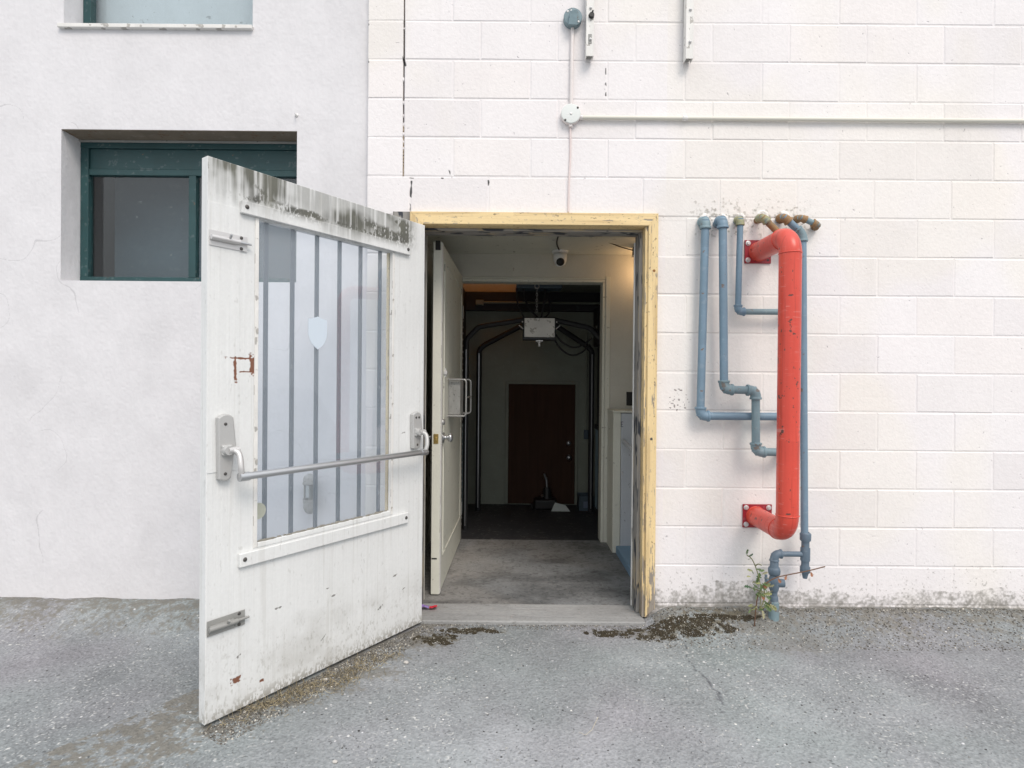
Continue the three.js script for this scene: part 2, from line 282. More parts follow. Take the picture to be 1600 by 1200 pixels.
const greyWoodSurf = surface(256, 1024, 0.4, 2.2, (x, y, o) => {
  const gr = fbm(x * 170, y * 4, 4), pa = fbm(x * 16, y * 6, 4); let l = 0.15 + 0.20 * gr; let r = l * 1.0, g = l * 0.95, b = l * 0.88;
  const k = sst(0.54, 0.66, pa * 0.6 + gr * 0.4); r = mix(r, 0.45, k * 0.7); g = mix(g, 0.36, k * 0.7); b = mix(b, 0.22, k * 0.7);
  const q = sst(0.60, 0.68, fbm(x * 30 + 9, y * 9, 3)); r = mix(r, 0.045, q); g = mix(g, 0.05, q); b = mix(b, 0.06, q);
  o[0] = r; o[1] = g; o[2] = b; o[3] = gr;
});
const greyWoodMat = surfMat(greyWoodSurf, 0.003, { roughness: 0.85 });
function paint(r0, g0, b0, opt = {}) {
  const { rust = 0.74, amount = 0.8, rr0 = 0.17, rg = 0.09, rb = 0.045, fade = 0.12, size = 0.5, scuff = 0.16, soft = 0.06 } = opt;
  return surface(512, 512, size, size, (x, y, o) => {
    const a = fbm(x * 9, y * 9, 4) - 0.5, f = fbm(x * 140, y * 140, 3) - 0.5; const l = 1 + fade * 2 * a + 0.08 * f; let r = r0 * l, g = g0 * l, b = b0 * l, h = 0.6 + 0.3 * f;
    const k = sst(rust, rust + soft, fbm(x * 34 + 7, y * 34, 4) + 0.12 * a) * amount; r = mix(r, rr0 + 0.1 * f, k); g = mix(g, rg + 0.05 * f, k); b = mix(b, rb, k); h -= 0.3 * k;
    const c = sst(0.68, 0.78, fbm(x * 46 + 70, y * 46, 4)) * scuff; r = mix(r, r0 * 0.55 + 0.3, c); g = mix(g, g0 * 0.55 + 0.3, c); b = mix(b, b0 * 0.55 + 0.3, c);
    o[0] = r; o[1] = g; o[2] = b; o[3] = h;
  });
}
const M = {};
{
  const mk = (name, s, bump, o) => { M[name] = surfMat(s, bump, o); };
  mk('blue', paint(0.165, 0.250, 0.325, { rust: 0.79, fade: 0.16 }), 0.001, { roughness: 0.5 });
  mk('blueWorn', paint(0.19, 0.27, 0.30, { rust: 0.69, amount: 0.6, fade: 0.25 }), 0.0015, { roughness: 0.6 });
  mk('olive', paint(0.30, 0.29, 0.16, { rust: 0.46, soft: 0.25, rr0: 0.17, rg: 0.24, rb: 0.25 }), 0.0015, { roughness: 0.6 });
  mk('rust', paint(0.30, 0.18, 0.085, { rust: 0.44, soft: 0.28, rr0: 0.15, rg: 0.17, rb: 0.14, fade: 0.35 }), 0.002, { roughness: 0.8 });
  mk('red', surface(512, 1024, 0.5, 1.0, (x, y, o) => {
    const br = fbm(x * 110, y * 5, 3) - 0.5, a = fbm(x * 7, y * 5, 4) - 0.5, f = fbm(x * 120, y * 120, 3) - 0.5, l = 1 + 0.16 * br + 0.24 * a + 0.05 * f; let r = 0.63 * l, g = (0.070 + 0.05 * Math.max(0, a)) * l, b = (0.045 + 0.03 * Math.max(0, a)) * l, h = 0.5 + 0.5 * br + 0.2 * f;
    const sc = sst(0.66, 0.74, fbm(x * 20 + 50, y * 120, 3)) * sst(0.5, 0.7, fbm(x * 6, y * 4 + 60, 3)) * 0.45; r = mix(r, 0.70, sc); g = mix(g, 0.32, sc); b = mix(b, 0.28, sc);
    const ch = sst(0.745, 0.77, fbm(x * 60 + 9, y * 45, 4)); r = mix(r, 0.12, ch); g = mix(g, 0.05, ch); b = mix(b, 0.04, ch); h -= 0.4 * ch;
    const dr = sst(0.62, 0.8, fbm(x * 80, y * 3 + 9, 3)) * 0.18; r *= 1 - dr; g *= 1 - dr; b *= 1 - dr; o[0] = r; o[1] = g; o[2] = b; o[3] = h;
  }), 0.0007, { roughness: 0.34 });
  mk('darkRed', paint(0.30, 0.018, 0.03, { rust: 0.80, fade: 0.1 }), 0.0008, { roughness: 0.4 });
  mk('white', paint(0.74, 0.73, 0.70, { rust: 0.66, amount: 0.6, rr0: 0.2, rg: 0.18, rb: 0.15 }), 0.001, { roughness: 0.55 });
  mk('pinkWhite', paint(0.76, 0.71, 0.69, { rust: 0.8 }), 0.0006, { roughness: 0.6 });
  mk('gasBlue', paint(0.12, 0.17, 0.22, { rust: 0.76, fade: 0.2 }), 0.001, { roughness: 0.55 });
  mk('cream', paint(0.58, 0.57, 0.51, { rust: 0.84, fade: 0.06, amount: 0.4, size: 1.2 }), 0.0008, { roughness: 0.6 });
  mk('creamWhite', paint(0.66, 0.66, 0.58, { rust: 0.76, fade: 0.06, amount: 0.5, size: 1.0, rr0: 0.08, rg: 0.08, rb: 0.07 }), 0.0008, { roughness: 0.5 });
  mk('paleBlue', paint(0.50, 0.53, 0.57, { rust: 0.78, fade: 0.06, amount: 0.5, size: 1.0, rr0: 0.1, rg: 0.1, rb: 0.1 }), 0.0008, { roughness: 0.5 });
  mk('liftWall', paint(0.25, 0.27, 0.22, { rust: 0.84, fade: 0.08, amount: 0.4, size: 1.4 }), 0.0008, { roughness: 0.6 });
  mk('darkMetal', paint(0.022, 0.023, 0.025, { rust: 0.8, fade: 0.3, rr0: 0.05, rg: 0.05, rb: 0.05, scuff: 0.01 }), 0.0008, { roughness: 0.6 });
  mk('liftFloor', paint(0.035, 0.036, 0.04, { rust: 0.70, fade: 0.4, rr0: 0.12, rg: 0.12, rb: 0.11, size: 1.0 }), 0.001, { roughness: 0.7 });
  mk('barBlue', paint(0.055, 0.085, 0.11, { rust: 0.80, rr0: 0.2, rg: 0.22, rb: 0.23, scuff: 0.06 }), 0.0006, { roughness: 0.5 });
  mk('greyPaint', paint(0.30, 0.30, 0.285, { rust: 0.7, rr0: 0.08, rg: 0.08, rb: 0.07, fade: 0.2 }), 0.001, { roughness: 0.55 });
  mk('teal', paint(0.018, 0.062, 0.066, { rust: 0.82, fade: 0.2 }), 0.0008, { roughness: 0.45 });
  mk('lintel', paint(0.20, 0.165, 0.125, { rust: 0.72, fade: 0.25 }), 0.002, { roughness: 0.9 });
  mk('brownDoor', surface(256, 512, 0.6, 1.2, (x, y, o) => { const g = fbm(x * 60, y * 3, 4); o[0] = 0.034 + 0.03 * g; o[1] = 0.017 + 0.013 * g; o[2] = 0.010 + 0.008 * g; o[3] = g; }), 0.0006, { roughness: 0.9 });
}
const steel = std({ color: lin(0.55, 0.56, 0.57), metalness: 0.9, roughness: 0.32 });
const dullSteel = std({ color: lin(0.40, 0.40, 0.39), metalness: 0.75, roughness: 0.45 });
const castGrey = std({ color: lin(0.50, 0.50, 0.49), metalness: 0.35, roughness: 0.5 });
const zinc = std({ color: lin(0.62, 0.61, 0.60), metalness: 0.55, roughness: 0.4 });
const brass = std({ color: lin(0.62, 0.46, 0.17), metalness: 0.9, roughness: 0.3 });
const black = std({ color: lin(0.012, 0.012, 0.013), roughness: 0.5 });
const rubber = std({ color: lin(0.016, 0.016, 0.017), roughness: 0.8 });
const plasticWhite = std({ color: lin(0.82, 0.82, 0.81), roughness: 0.35 });
const screwDark = std({ color: lin(0.10, 0.095, 0.09), metalness: 0.6, roughness: 0.55 });
const caulk = std({ color: lin(0.40, 0.33, 0.25), roughness: 0.9 });
const glassSurf = surface(512, 1024, 0.72, 1.27, (x, y, o) => { const a = fbm(x * 6, y * 3, 4), s = vn(x * 90, y * 90), sc = vn(x * 14 + y * 60, y * 5); let k = 0.86 - 0.10 * (a - 0.4) - (s > 0.93 ? 0.25 : 0) - (sc > 0.95 ? 0.25 : 0); o[0] = o[1] = o[2] = clamp(k); });
glassSurf.map.colorSpace = THREE.NoColorSpace;
const dustReflectGlass = new THREE.MeshPhysicalMaterial({ color: lin(0.91, 0.94, 0.97), transmission: 0.90, thickness: 0, roughness: 0.02, ior: 1.5 });  // dust haze, plus a blue tint standing in for reflected sky
const clearGlass = new THREE.MeshPhysicalMaterial({ color: lin(0.95, 0.98, 0.98), transmission: 1, thickness: 0, roughness: 0.02, ior: 1.5 });

// ------------------------------------------------------------------ ground
function bank(x, z) { // asphalt and earth heaped against the wall to the right of the frame and behind the open leaf
  const side = sst(0.66, 0.86, x) + sst(-0.66, -0.86, x);
  return side * 0.078 * sst(0.30, 0.0, z + 0.05 * (fbm(x * 5, 3, 3) - 0.5)) * (0.85 + 0.3 * fbm(x * 8, z * 8, 3));
}
const groundY = (x, z) => -0.019 + bank(x, z) + 0.006 * (fbm(x * 1.6 + 4, z * 1.6, 3) - 0.5) * sst(0.05, 0.3, z) + 0.004 * (fbm(x * 22, z * 22, 3) - 0.5);
{
  const xs = [], zs = [];
  for (const v of [-80, -40, -20, -10, -6]) xs.push(v); for (let i = 0; i <= 240; i++) xs.push(-4 + i * 8 / 240); for (const v of [6, 10, 20, 40, 80]) xs.push(v);
  for (let i = 0; i <= 110; i++) zs.push(-0.06 + i * 3.4 / 110); for (const v of [4, 6, 10, 20, 40, 80]) zs.push(v);
  const pos = [], uv = [], idx = [];
  for (const z of zs) for (const x of xs) { pos.push(x, groundY(x, z), z); uv.push((x - GX) / GW, (z + 0.1) / GH); }
  const n = xs.length; for (let j = 0; j < zs.length - 1; j++) for (let i = 0; i < n - 1; i++) { const a = j * n + i; idx.push(a, a + n, a + 1, a + 1, a + n, a + n + 1); }
  const g = new THREE.BufferGeometry(); g.setAttribute('position', new THREE.Float32BufferAttribute(pos, 3)); g.setAttribute('uv', new THREE.Float32BufferAttribute(uv, 2)); g.setIndex(idx); g.computeVertexNormals();
  struct('ground', g, groundMat, 'weathered grey asphalt in front of the doorway', 'ground');
}
struct('door_sill', tile(box(-0.60, 0.70, -0.12, 0.0, -0.16, 0.072, 0.008), 1.6, 0.4), sillMat, 'worn concrete sill across the doorway', 'sill');
struct('vestibule_floor', tile(box(-0.70, 1.10, -0.13, -0.002, -1.46, -0.162, 0.003), 2.4, 2.4, 0.85, 1.7), concreteMat, 'stained concrete floor inside the doorway', 'floor');
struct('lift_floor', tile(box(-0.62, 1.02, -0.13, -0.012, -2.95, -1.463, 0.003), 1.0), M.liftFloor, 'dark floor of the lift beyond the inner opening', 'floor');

// ------------------------------------------------------------------ block wall
const OPEN = { x0: -0.515, x1: 0.725, y1: 2.085 }, EDGE = -0.768, CRACK = at(631, 150).x, COURSE = 0.2029, TOP0 = at(880, 36).y;
const blockWall = thing('block_wall', 'painted off white concrete block wall around the doorway, cracked near its left edge', 'wall');
{
  const back = -0.20, face = -0.0023, R = 4.2, T = 4.35, crackBottom = TOP0 - 4 * COURSE;
  part('mortar', [
    box(CRACK + 0.006, R, crackBottom, T, back, face, 0), box(EDGE + 0.004, CRACK - 0.005, crackBottom, T, back, face, 0), box(CRACK - 0.04, CRACK + 0.04, crackBottom, T, back - 0.03, back - 0.001, 0),
    box(EDGE + 0.004, R, OPEN.y1, crackBottom - 0.0005, back, face, 0), box(OPEN.x1, R, -0.25, OPEN.y1 - 0.0005, back, face, 0), box(EDGE + 0.004, OPEN.x0, -0.25, OPEN.y1 - 0.0005, back, face, 0),
  ].map(wallUV), wallMat, blockWall);
  const offs = (k) => k <= 3 ? at((((k % 2) + 2) % 2) ? 708 : 751, 36 + 60.4 * k + 30).x : k === 4 ? at(763, 308).x : at(k % 2 ? 1071 : 1130, 36 + 60.4 * k + 30).x;
  const blockGeo = (x0, x1, y0, y1) => {
    const j = () => rr(-0.0012, 0.0012), zf = rr(-0.0008, 0.0010), tx = rr(-0.0008, 0.0008), c = 0.0045;
    const O = [[x0 + j(), y0 + j()], [x1 + j(), y0 + j()], [x1 + j(), y1 + j()], [x0 + j(), y1 + j()]];
    const I = O.map(([x, y], i) => [x + (i === 0 || i === 3 ? c : -c) + j(), y + (i < 2 ? c : -c) + j()]);
    const A = O.map(([x, y]) => [x, y, -0.03]), B = O.map(([x, y]) => [x, y, -0.0019]), C = I.map(([x, y], i) => [x, y, zf + (i === 0 || i === 3 ? tx : -tx)]);
    const p = [], q = (a, b, c2, d) => p.push(...a, ...b, ...c2, ...a, ...c2, ...d);
    q(C[0], C[1], C[2], C[3]); for (let i = 0; i < 4; i++) { const n = (i + 1) % 4; q(B[i], B[n], C[n], C[i]); q(A[i], A[n], B[n], B[i]); }
    const g = new THREE.BufferGeometry(); g.setAttribute('position', new THREE.Float32BufferAttribute(p, 3)); g.computeVertexNormals(); return wallUV(g);
  };
  const gap = 0.003;
  for (let k = -6; k <= 15; k++) {
    const yt = TOP0 - k * COURSE, yb = Math.max(yt - COURSE, -0.2);
    let cuts = [EDGE, k <= 3 ? CRACK : at(641, 310).x]; let x = offs(k); while (x > cuts[1] + 0.12) x -= 0.4045; while (x <= cuts[1] + 0.12) x += 0.4045;
    for (; x < 4.15; x += 0.4045) cuts.push(x); cuts.push(4.2);
    for (let i = 0; i < cuts.length - 1; i++) {
      let a = cuts[i] + (i ? gap : 0), b = cuts[i + 1] - gap; if (i === 1 && k <= 3) a += 0.002;
      let y0 = yb + gap, y1 = yt - gap; if (i === 0 && k <= 3) b -= 0.001;
      const pieces = [];
      if (y1 < OPEN.y1 && b > OPEN.x0 && a < OPEN.x1) { if (a < OPEN.x0 - 0.03) pieces.push([a, OPEN.x0]); if (b > OPEN.x1 + 0.03) pieces.push([OPEN.x1, b]); }
      else { if (y0 < OPEN.y1 && b > OPEN.x0 && a < OPEN.x1) y0 = OPEN.y1 - 0.0; pieces.push([a, b]); }
      if (y1 - y0 < 0.02) continue;
      for (const [p, q] of pieces) part('block', blockGeo(p, q, y0, y1), wallMats[[0, 0, 1, 2, 0, 3][(rnd() * 6) | 0]], blockWall);
    }
  }
  // crumbs of mortar left in the open joint, and brown sealant low down
  const crumbs = []; for (let y = crackBottom; y < T; y += rr(0.012, 0.05)) if (rnd() < 0.26) { const g = new THREE.IcosahedronGeometry(rr(0.004, 0.008), 0); g.scale(0.9, rr(1, 2.4), 1); g.translate(CRACK + rr(-0.003, 0.003), y, rr(-0.014, -0.003)); crumbs.push(g); }
  part('joint_crumb', crumbs.map(wallUV), wallMat, blockWall, 'crumbs of mortar in the open vertical joint').userData.kind = 'stuff';
  const seal = []; for (let y = crackBottom + 0.004; y < crackBottom + 0.27; y += 0.018) seal.push(box(CRACK - 0.0045 + rr(-0.001, 0.001), CRACK + 0.003, y, y + rr(0.013, 0.0178), -0.02, -0.006 + rr(-0.002, 0.001), 0.001));
  part('joint_sealant', seal, caulk, blockWall, 'brown sealant in the lower end of the joint');
}

// ------------------------------------------------------------------ stucco wall and its windows
const SZ = -0.035, winR = at(464, 300, SZ).x, winT = at(410, 205, SZ).y, winB = at(430, 441, SZ).y, upR = at(396, 20, SZ).x, upB = at(380, 43, SZ).y;
{
  const sh = new THREE.Shape([[-6, -0.25], [EDGE + 0.02, -0.25], [EDGE + 0.02, 4.3], [-6, 4.3]].map(([x, y]) => new THREE.Vector2(x, y)));
  const hole = (x0, x1, y0, y1) => sh.holes.push(new THREE.Path([[x0, y0], [x0, y1], [x1, y1], [x1, y0]].map(([x, y]) => new THREE.Vector2(x, y))));
  hole(winR - 1.25, winR, winB, winT); hole(upR - 1.0, upR, upB, upB + 0.95);
  const g = new THREE.ExtrudeGeometry(sh, { depth: 0.2, bevelEnabled: false }); g.translate(0, 0, SZ - 0.2);
  const wall = thing('stucco_wall', 'pale lavender grey stucco wall to the left of the block wall', 'wall');
  part('stucco', tile(g, 4.4, 4.4, 4.9, 0.3), stuccoMat, wall);
}
function windowThing(label, x0, x1, y0, y1, bars, sill, glassM) {
  const t = thing('window', label, 'window'), zb = SZ - 0.135, f = 0.045;
  part('frame', [box(x0, x1, y1 - f, y1 - 0.001, zb - 0.04, zb), box(x0, x1, y0 + 0.001, y0 + f, zb - 0.04, zb), box(x0 + 0.001, x0 + f, y0 + f, y1 - f, zb - 0.04, zb), box(x1 - f, x1 - 0.001, y0 + f, y1 - f, zb - 0.04, zb)].map((g) => tile(g, 0.5)), M.teal, t);
  return { t, zb, f };
}
{
  const { t, zb } = windowThing('dark teal window in a recess low on the stucco wall, partly behind the open door', winR - 1.25, winR, winB, winT, 2, false);
  const x0 = winR - 1.25, x1 = winR, mid = at(450, 266, zb).y;
  part('lintel', tile(box(x0 + 0.001, x1 - 0.001, winT - 0.003, winT - 0.0005, SZ - 0.134, SZ - 0.002, 0), 0.5), M.lintel, t, 'brown weathered soffit');
  part('drip_strip', tile(box(x0 + 0.001, x1 - 0.001, winT - 0.016, winT - 0.004, zb + 0.002, zb + 0.012), 0.5), M.greyPaint, t);
  part('transom_panel', tile(box(x0 + 0.046, x1 - 0.046, mid, winT - 0.046, zb - 0.03, zb - 0.012), 0.5), M.teal, t);
  part('rail', tile(box(x0 + 0.046, x1 - 0.046, mid - 0.035, mid - 0.002, zb - 0.04, zb - 0.004), 0.5), M.teal, t);
  part('mullion', tile(box(x0 + 0.60, x0 + 0.64, winB + 0.046, mid - 0.036, zb - 0.04, zb - 0.002), 0.5), M.teal, t);
  part('pane', box(x0 + 0.046, x0 + 0.599, winB + 0.046, mid - 0.036, zb - 0.026, zb - 0.022, 0), clearGlass, t);
  part('pane', box(x0 + 0.641, x1 - 0.046, winB + 0.046, mid - 0.036, zb - 0.026, zb - 0.022, 0), clearGlass, t);
  part('pane_backing', tile(box(x0 + 0.0, x1, winB, winT, zb - 0.30, zb - 0.28, 0), 0.5), M.barBlue, t, 'dull blue interior behind the panes');
  const u = windowThing('upper window with pale glass and a white sill, cut by the picture top', upR - 1.0, upR, upB, upB + 0.95, 1, true);
  const skyReflectMat = M.paleBlue;
  part('pane', box(upR - 0.954, upR - 0.046, upB + 0.046, upB + 0.904, u.zb - 0.026, u.zb - 0.022, 0), clearGlass, u.t);
  part('pane_backing', tile(box(upR - 1.0, upR, upB, upB + 0.95, u.zb - 0.12, u.zb - 0.10, 0), 1), skyReflectMat, u.t, 'pale sheet behind the glass standing in for its sky reflection');  // pale blue sheet supplies the sky reflection of this glass
  part('sill', tile(box(upR - 1.02, upR + 0.004, upB - 0.022, upB - 0.001, SZ - 0.13, SZ + 0.022, 0.003), 0.5), M.white, u.t);
  // dark rooms behind the panes
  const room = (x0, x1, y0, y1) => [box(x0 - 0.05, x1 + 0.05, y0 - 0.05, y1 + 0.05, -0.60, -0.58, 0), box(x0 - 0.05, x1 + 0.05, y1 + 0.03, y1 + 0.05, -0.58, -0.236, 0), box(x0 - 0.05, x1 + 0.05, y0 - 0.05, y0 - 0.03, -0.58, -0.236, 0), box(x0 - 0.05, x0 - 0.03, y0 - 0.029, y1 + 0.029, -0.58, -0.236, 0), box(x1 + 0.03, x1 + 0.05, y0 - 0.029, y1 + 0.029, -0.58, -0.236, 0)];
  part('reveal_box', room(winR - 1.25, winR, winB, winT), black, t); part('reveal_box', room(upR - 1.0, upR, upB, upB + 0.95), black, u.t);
}
{ // hook screwed into the stucco
  const p = at(464, 181, SZ), t = thing('wall_hook', 'small metal screw hook in the stucco above the teal window', 'hook', [p.x, p.y, p.z]);
  part('plate', lathe([[0, 0.004], [0.009, 0.004], [0.011, 0]], V(0, 0, 0), V(0, 0, 1), 14), zinc, t);
  part('hook', cable([V(0, 0, 0), V(0, 0, 0.02), V(0.006, -0.004, 0.03), V(0.008, -0.014, 0.028), V(0.004, -0.018, 0.022)], 0.003, 20, 6), zinc, t);
}
{ // caged fitting seen through the door glass
  const p = at(490, 770, SZ), t = thing('caged_wall_light', 'small grey caged fitting on the stucco wall, seen through the door glass', 'fitting', [p.x, p.y, p.z]);
  part('bracket', [box(-0.016, 0.016, -0.06, 0.06, 0, 0.02), cyl(V(0, 0.06, 0.015), V(0, 0.06, 0.05), 0.01)], M.greyPaint, t);
  part('cap', lathe([[0, 0.112], [0.012, 0.108], [0.03, 0.10], [0.034, 0.085], [0.034, 0.07], [0.038, 0.062], [0.036, 0.055], [0, 0.055]], V(0, 0, 0.06)), M.greyPaint, t);
  for (let i = 0; i < 6; i++) { const a = i * Math.PI / 3 + 0.3; part('cage_bar', cyl(V(0.030 * Math.cos(a), -0.025, 0.06 + 0.030 * Math.sin(a)), V(0.030 * Math.cos(a), 0.056, 0.06 + 0.030 * Math.sin(a)), 0.0035, 0.0035, 8), M.greyPaint, t); }
  part('lens', lathe([[0.022, -0.025], [0.022, 0.05], [0.010, 0.056]], V(0, 0, 0.06)), clearGlass, t);
  part('base', lathe([[0.036, -0.02], [0.036, -0.035], [0.033, -0.045], [0.033, -0.065], [0.026, -0.085], [0.012, -0.098], [0, -0.10]], V(0, 0, 0.06)), M.greyPaint, t);
}

// ------------------------------------------------------------------ yellow door frame
{
  const t = thing('door_frame', 'flaking yellow timber door frame set in the block wall', 'door frame');
  const yv = (g) => tile(g, 0.4, 2.2), yh = (g) => { g = tile(g, 1, 1); const uv = g.attributes.uv; for (let i = 0; i < uv.count; i++) uv.setXY(i, uv.getY(i) / 0.4, uv.getX(i) / 1.6); return g; };
  const prism = (pts, z0, z1) => { const s = new THREE.Shape(pts.map(([x, y]) => new THREE.Vector2(x, y))); const g = new THREE.ExtrudeGeometry(s, { depth: z1 - z0 - 0.004, bevelEnabled: true, bevelThickness: 0.002, bevelSize: 0.002, bevelSegments: 1 }); g.translate(0, 0, z0 + 0.002); return g; };
  part('head_casing', yh(prism([[-0.535, 2.111], [0.751, 2.111], [0.704, 2.050], [-0.470, 2.050]], 0.0005, 0.026)), yellowPlain, t);
  part('side_casing', yv(prism([[0.7535, 2.111], [0.7065, 2.050], [0.7065, 0.012], [0.7535, 0.05]], 0.0005, 0.026)), yellowMat, t, 'right casing, rotted grey at its foot');
  part('side_casing', yv(prism([[-0.5375, 2.111], [-0.4725, 2.050], [-0.4725, 0.012], [-0.5375, 0.03]], 0.0005, 0.026)), yellowMat, t);
  part('jamb', yv(box(0.690, 0.7225, 0.002, 2.064, -0.155, 0.012)), tanWorn, t, 'worn brown and grey jamb edge');
  part('jamb', yv(box(-0.5135, -0.489, 0.002, 2.064, -0.155, 0.004)), yellowMat, t);
  part('head_jamb', yh(box(-0.488, 0.689, 2.046, 2.083, -0.155, 0.010)), yellowPlain, t);
  part('stop', tile(box(0.672, 0.6895, 0.003, 2.030, -0.15, -0.045), 0.4, 2.2), greyWoodMat, t, 'bare dark weathered stop');
  part('stop', tile(box(-0.4885, -0.477, 0.003, 2.030, -0.15, -0.045), 0.4, 2.2), greyWoodMat, t);
  part('head_stop', yh(box(-0.4885, 0.6895, 2.031, 2.0455, -0.15, -0.045)), greyWoodMat, t);
  part('weather_strip', tile(box(0.665, 0.6715, 0.003, 2.0, -0.154, -0.142, 0.001), 0.4, 2.2), M.white, t, 'white strip along the inner edge');
  part('casing_stub', tile(box(-0.628, -0.540, 2.066, 2.112, 0.0005, 0.022), 0.4, 2.2, 0.13, 0.9), greyWoodMat, t, 'grey splintered board end left of the head');
  const hole = (px, py, r) => { const p = at(px, py, 0.026); return lathe([[0, 0.0012], [r, 0.001], [r * 1.2, 0]], V(p.x, p.y, 0.0262), V(0, 0, 1), 10); };
  part('screw', hole(1018, 686, 0.006), screwDark, t); part('screw', hole(1022, 423, 0.006), std({ color: lin(0.25, 0.11, 0.03), roughness: 0.8 }), t);
}

// ------------------------------------------------------------------ exterior door leaf, swung out to the left
const door = thing('exterior_door', 'weathered white wooden exit door with barred glass, swung open toward the viewer', 'door', [-0.451, -0.005, 0.08], 0.9555);
{
  const T = 0.044, F = 0.0, gx0 = -0.922, gx1 = -0.207, gy0 = 0.592, gy1 = 1.853;   // glass opening, y from the leaf's bottom edge
  const luv = (g) => { if (g.index) g = g.toNonIndexed(); const p = g.attributes.position, uv = new Float32Array(p.count * 2); for (let i = 0; i < p.count; i++) { uv[2 * i] = (p.getX(i) + p.getZ(i) + LEAF_W) / LEAF_W; uv[2 * i + 1] = p.getY(i) / LEAF_H; } g.setAttribute('uv', new THREE.BufferAttribute(uv, 2)); return g; };
  const sh = new THREE.Shape([[-LEAF_W + 0.002, 0.002], [-0.002, 0.002], [-0.002, LEAF_H - 0.002], [-LEAF_W + 0.002, LEAF_H - 0.002]].map(([x, y]) => new THREE.Vector2(x, y)));
  sh.holes.push(new THREE.Path([[gx0, gy0], [gx0, gy1], [gx1, gy1], [gx1, gy0]].map(([x, y]) => new THREE.Vector2(x, y))));
  const g = new THREE.ExtrudeGeometry(sh, { depth: T - 0.004, bevelEnabled: true, bevelThickness: 0.002, bevelSize: 0.002, bevelSegments: 1 }); g.translate(0, 0, -T + 0.002);
  part('leaf', luv(g), leafMat, door);
  part('applied_board', luv(box(-1.099, -0.982, 0.9, LEAF_H - 0.16, 0.0005, 0.0025, 0.0008)), leafMat, door);
  const strip = (y0, y1, name) => { const p = part(name, luv(box(-0.982, -0.115, y0, y1, 0.0008, 0.016, 0.003)), leafMat, door); for (const x of [-0.962, -0.132]) part('screw', lathe([[0, 0.005], [0.006, 0.004], [0.0085, 0.0]], V(x, (y0 + y1) / 2 + 0.002, 0.0162), V(0, 0, 1), 12), screwDark, p); };
  strip(1.854, 1.902, 'top_strip'); strip(0.535, 0.586, 'bottom_strip');
  const bead = std({ color: lin(0.62, 0.63, 0.66), roughness: 0.6 });
  part('glazing_bead', tile(box(gx0 + 0.0005, gx0 + 0.016, gy0 + 0.001, gy1 - 0.001, -0.018, 0.004), 0.5), M.white, door);
  part('glazing_bead', tile(box(gx1 - 0.014, gx1 - 0.0005, gy0 + 0.001, gy1 - 0.001, -0.018, 0.003), 0.5), M.white, door);
  part('glazing_bead', luv(box(gx0 + 0.017, gx1 - 0.015, gy0 + 0.0005, gy0 + 0.018, -0.018, 0.004)), leafMat, door);
  part('pane', box(gx0 + 0.004, gx1 - 0.004, gy0 + 0.004, gy1 - 0.004, -0.0235, -0.0195, 0), dustReflectGlass, door);
  part('outer_stop', tile(box(gx1 - 0.012, gx1 - 0.0006, gy0 + 0.001, gy1 - 0.001, -0.0425, -0.024, 0.001), 0.4, 2.2), yellowMat, door, 'yellowed stop behind the glass');
  for (const s of [0.8537, 0.7365, 0.619, 0.5015, 0.3845, 0.2675]) part('security_bar', tile(box(-s - 0.0085, -s + 0.0085, gy0 + 0.001, gy1 - 0.001, -0.041, -0.030, 0.002), 0.5), M.barBlue, door);
  { // dried silt on the lower rebate
    const crumbs = []; for (let i = 0; i < 110; i++) { const q = new THREE.IcosahedronGeometry(rr(0.003, 0.010), 0); q.scale(1.6, rr(0.4, 0.9), 0.7); q.translate(rr(gx0 + 0.03, gx1 - 0.03), gy0 + 0.019, rr(-0.016, -0.004)); crumbs.push(q); }
    part('silt', crumbs, std({ color: lin(0.22, 0.21, 0.18), roughness: 0.95 }), door, 'grey silt along the bottom of the glass').userData.kind = 'stuff';
  }
  { // shield sticker
    const s = new THREE.Shape(), w = 0.046, h = 0.07; s.moveTo(0, h); s.quadraticCurveTo(w * 0.5, h * 0.86, w, h * 0.82); s.lineTo(w, 0.0); s.bezierCurveTo(w, -h * 0.55, w * 0.35, -h * 0.85, 0, -h); s.bezierCurveTo(-w * 0.35, -h * 0.85, -w, -h * 0.55, -w, 0); s.lineTo(-w, h * 0.82); s.quadraticCurveTo(-w * 0.5, h * 0.86, 0, h);
    const q = new THREE.ExtrudeGeometry(s, { depth: 0.0006, bevelEnabled: false, curveSegments: 14 }); q.translate(-0.624, 1.436, -0.0192);
    part('shield_sticker', q, std({ color: lin(0.60, 0.68, 0.76), roughness: 0.45 }), door, 'pale blue blank shield shaped sticker on the glass');
    const c = new THREE.CylinderGeometry(0.032, 0.032, 0.0006, 28); c.rotateX(Math.PI / 2); c.translate(-0.886, 0.725, -0.0245);
    part('round_sticker', c, std({ color: lin(0.62, 0.56, 0.36), roughness: 0.6 }), door, 'faded yellow round sticker on the back of the glass');
  }
  // panic bar
  const bar = new THREE.Group(); bar.name = 'panic_bar'; door.add(bar);
  const by = 0.885, bp = 0.078;
  part('push_bar', [cyl(V(-1.012, by, bp), V(-0.068, by, bp), 0.0135, 0.0135, 24), cyl(V(-1.022, by, bp), V(-0.985, by, bp), 0.0165, 0.0165, 20), cyl(V(-0.095, by, bp), V(-0.058, by, bp), 0.0165, 0.0165, 20)], steel, bar);
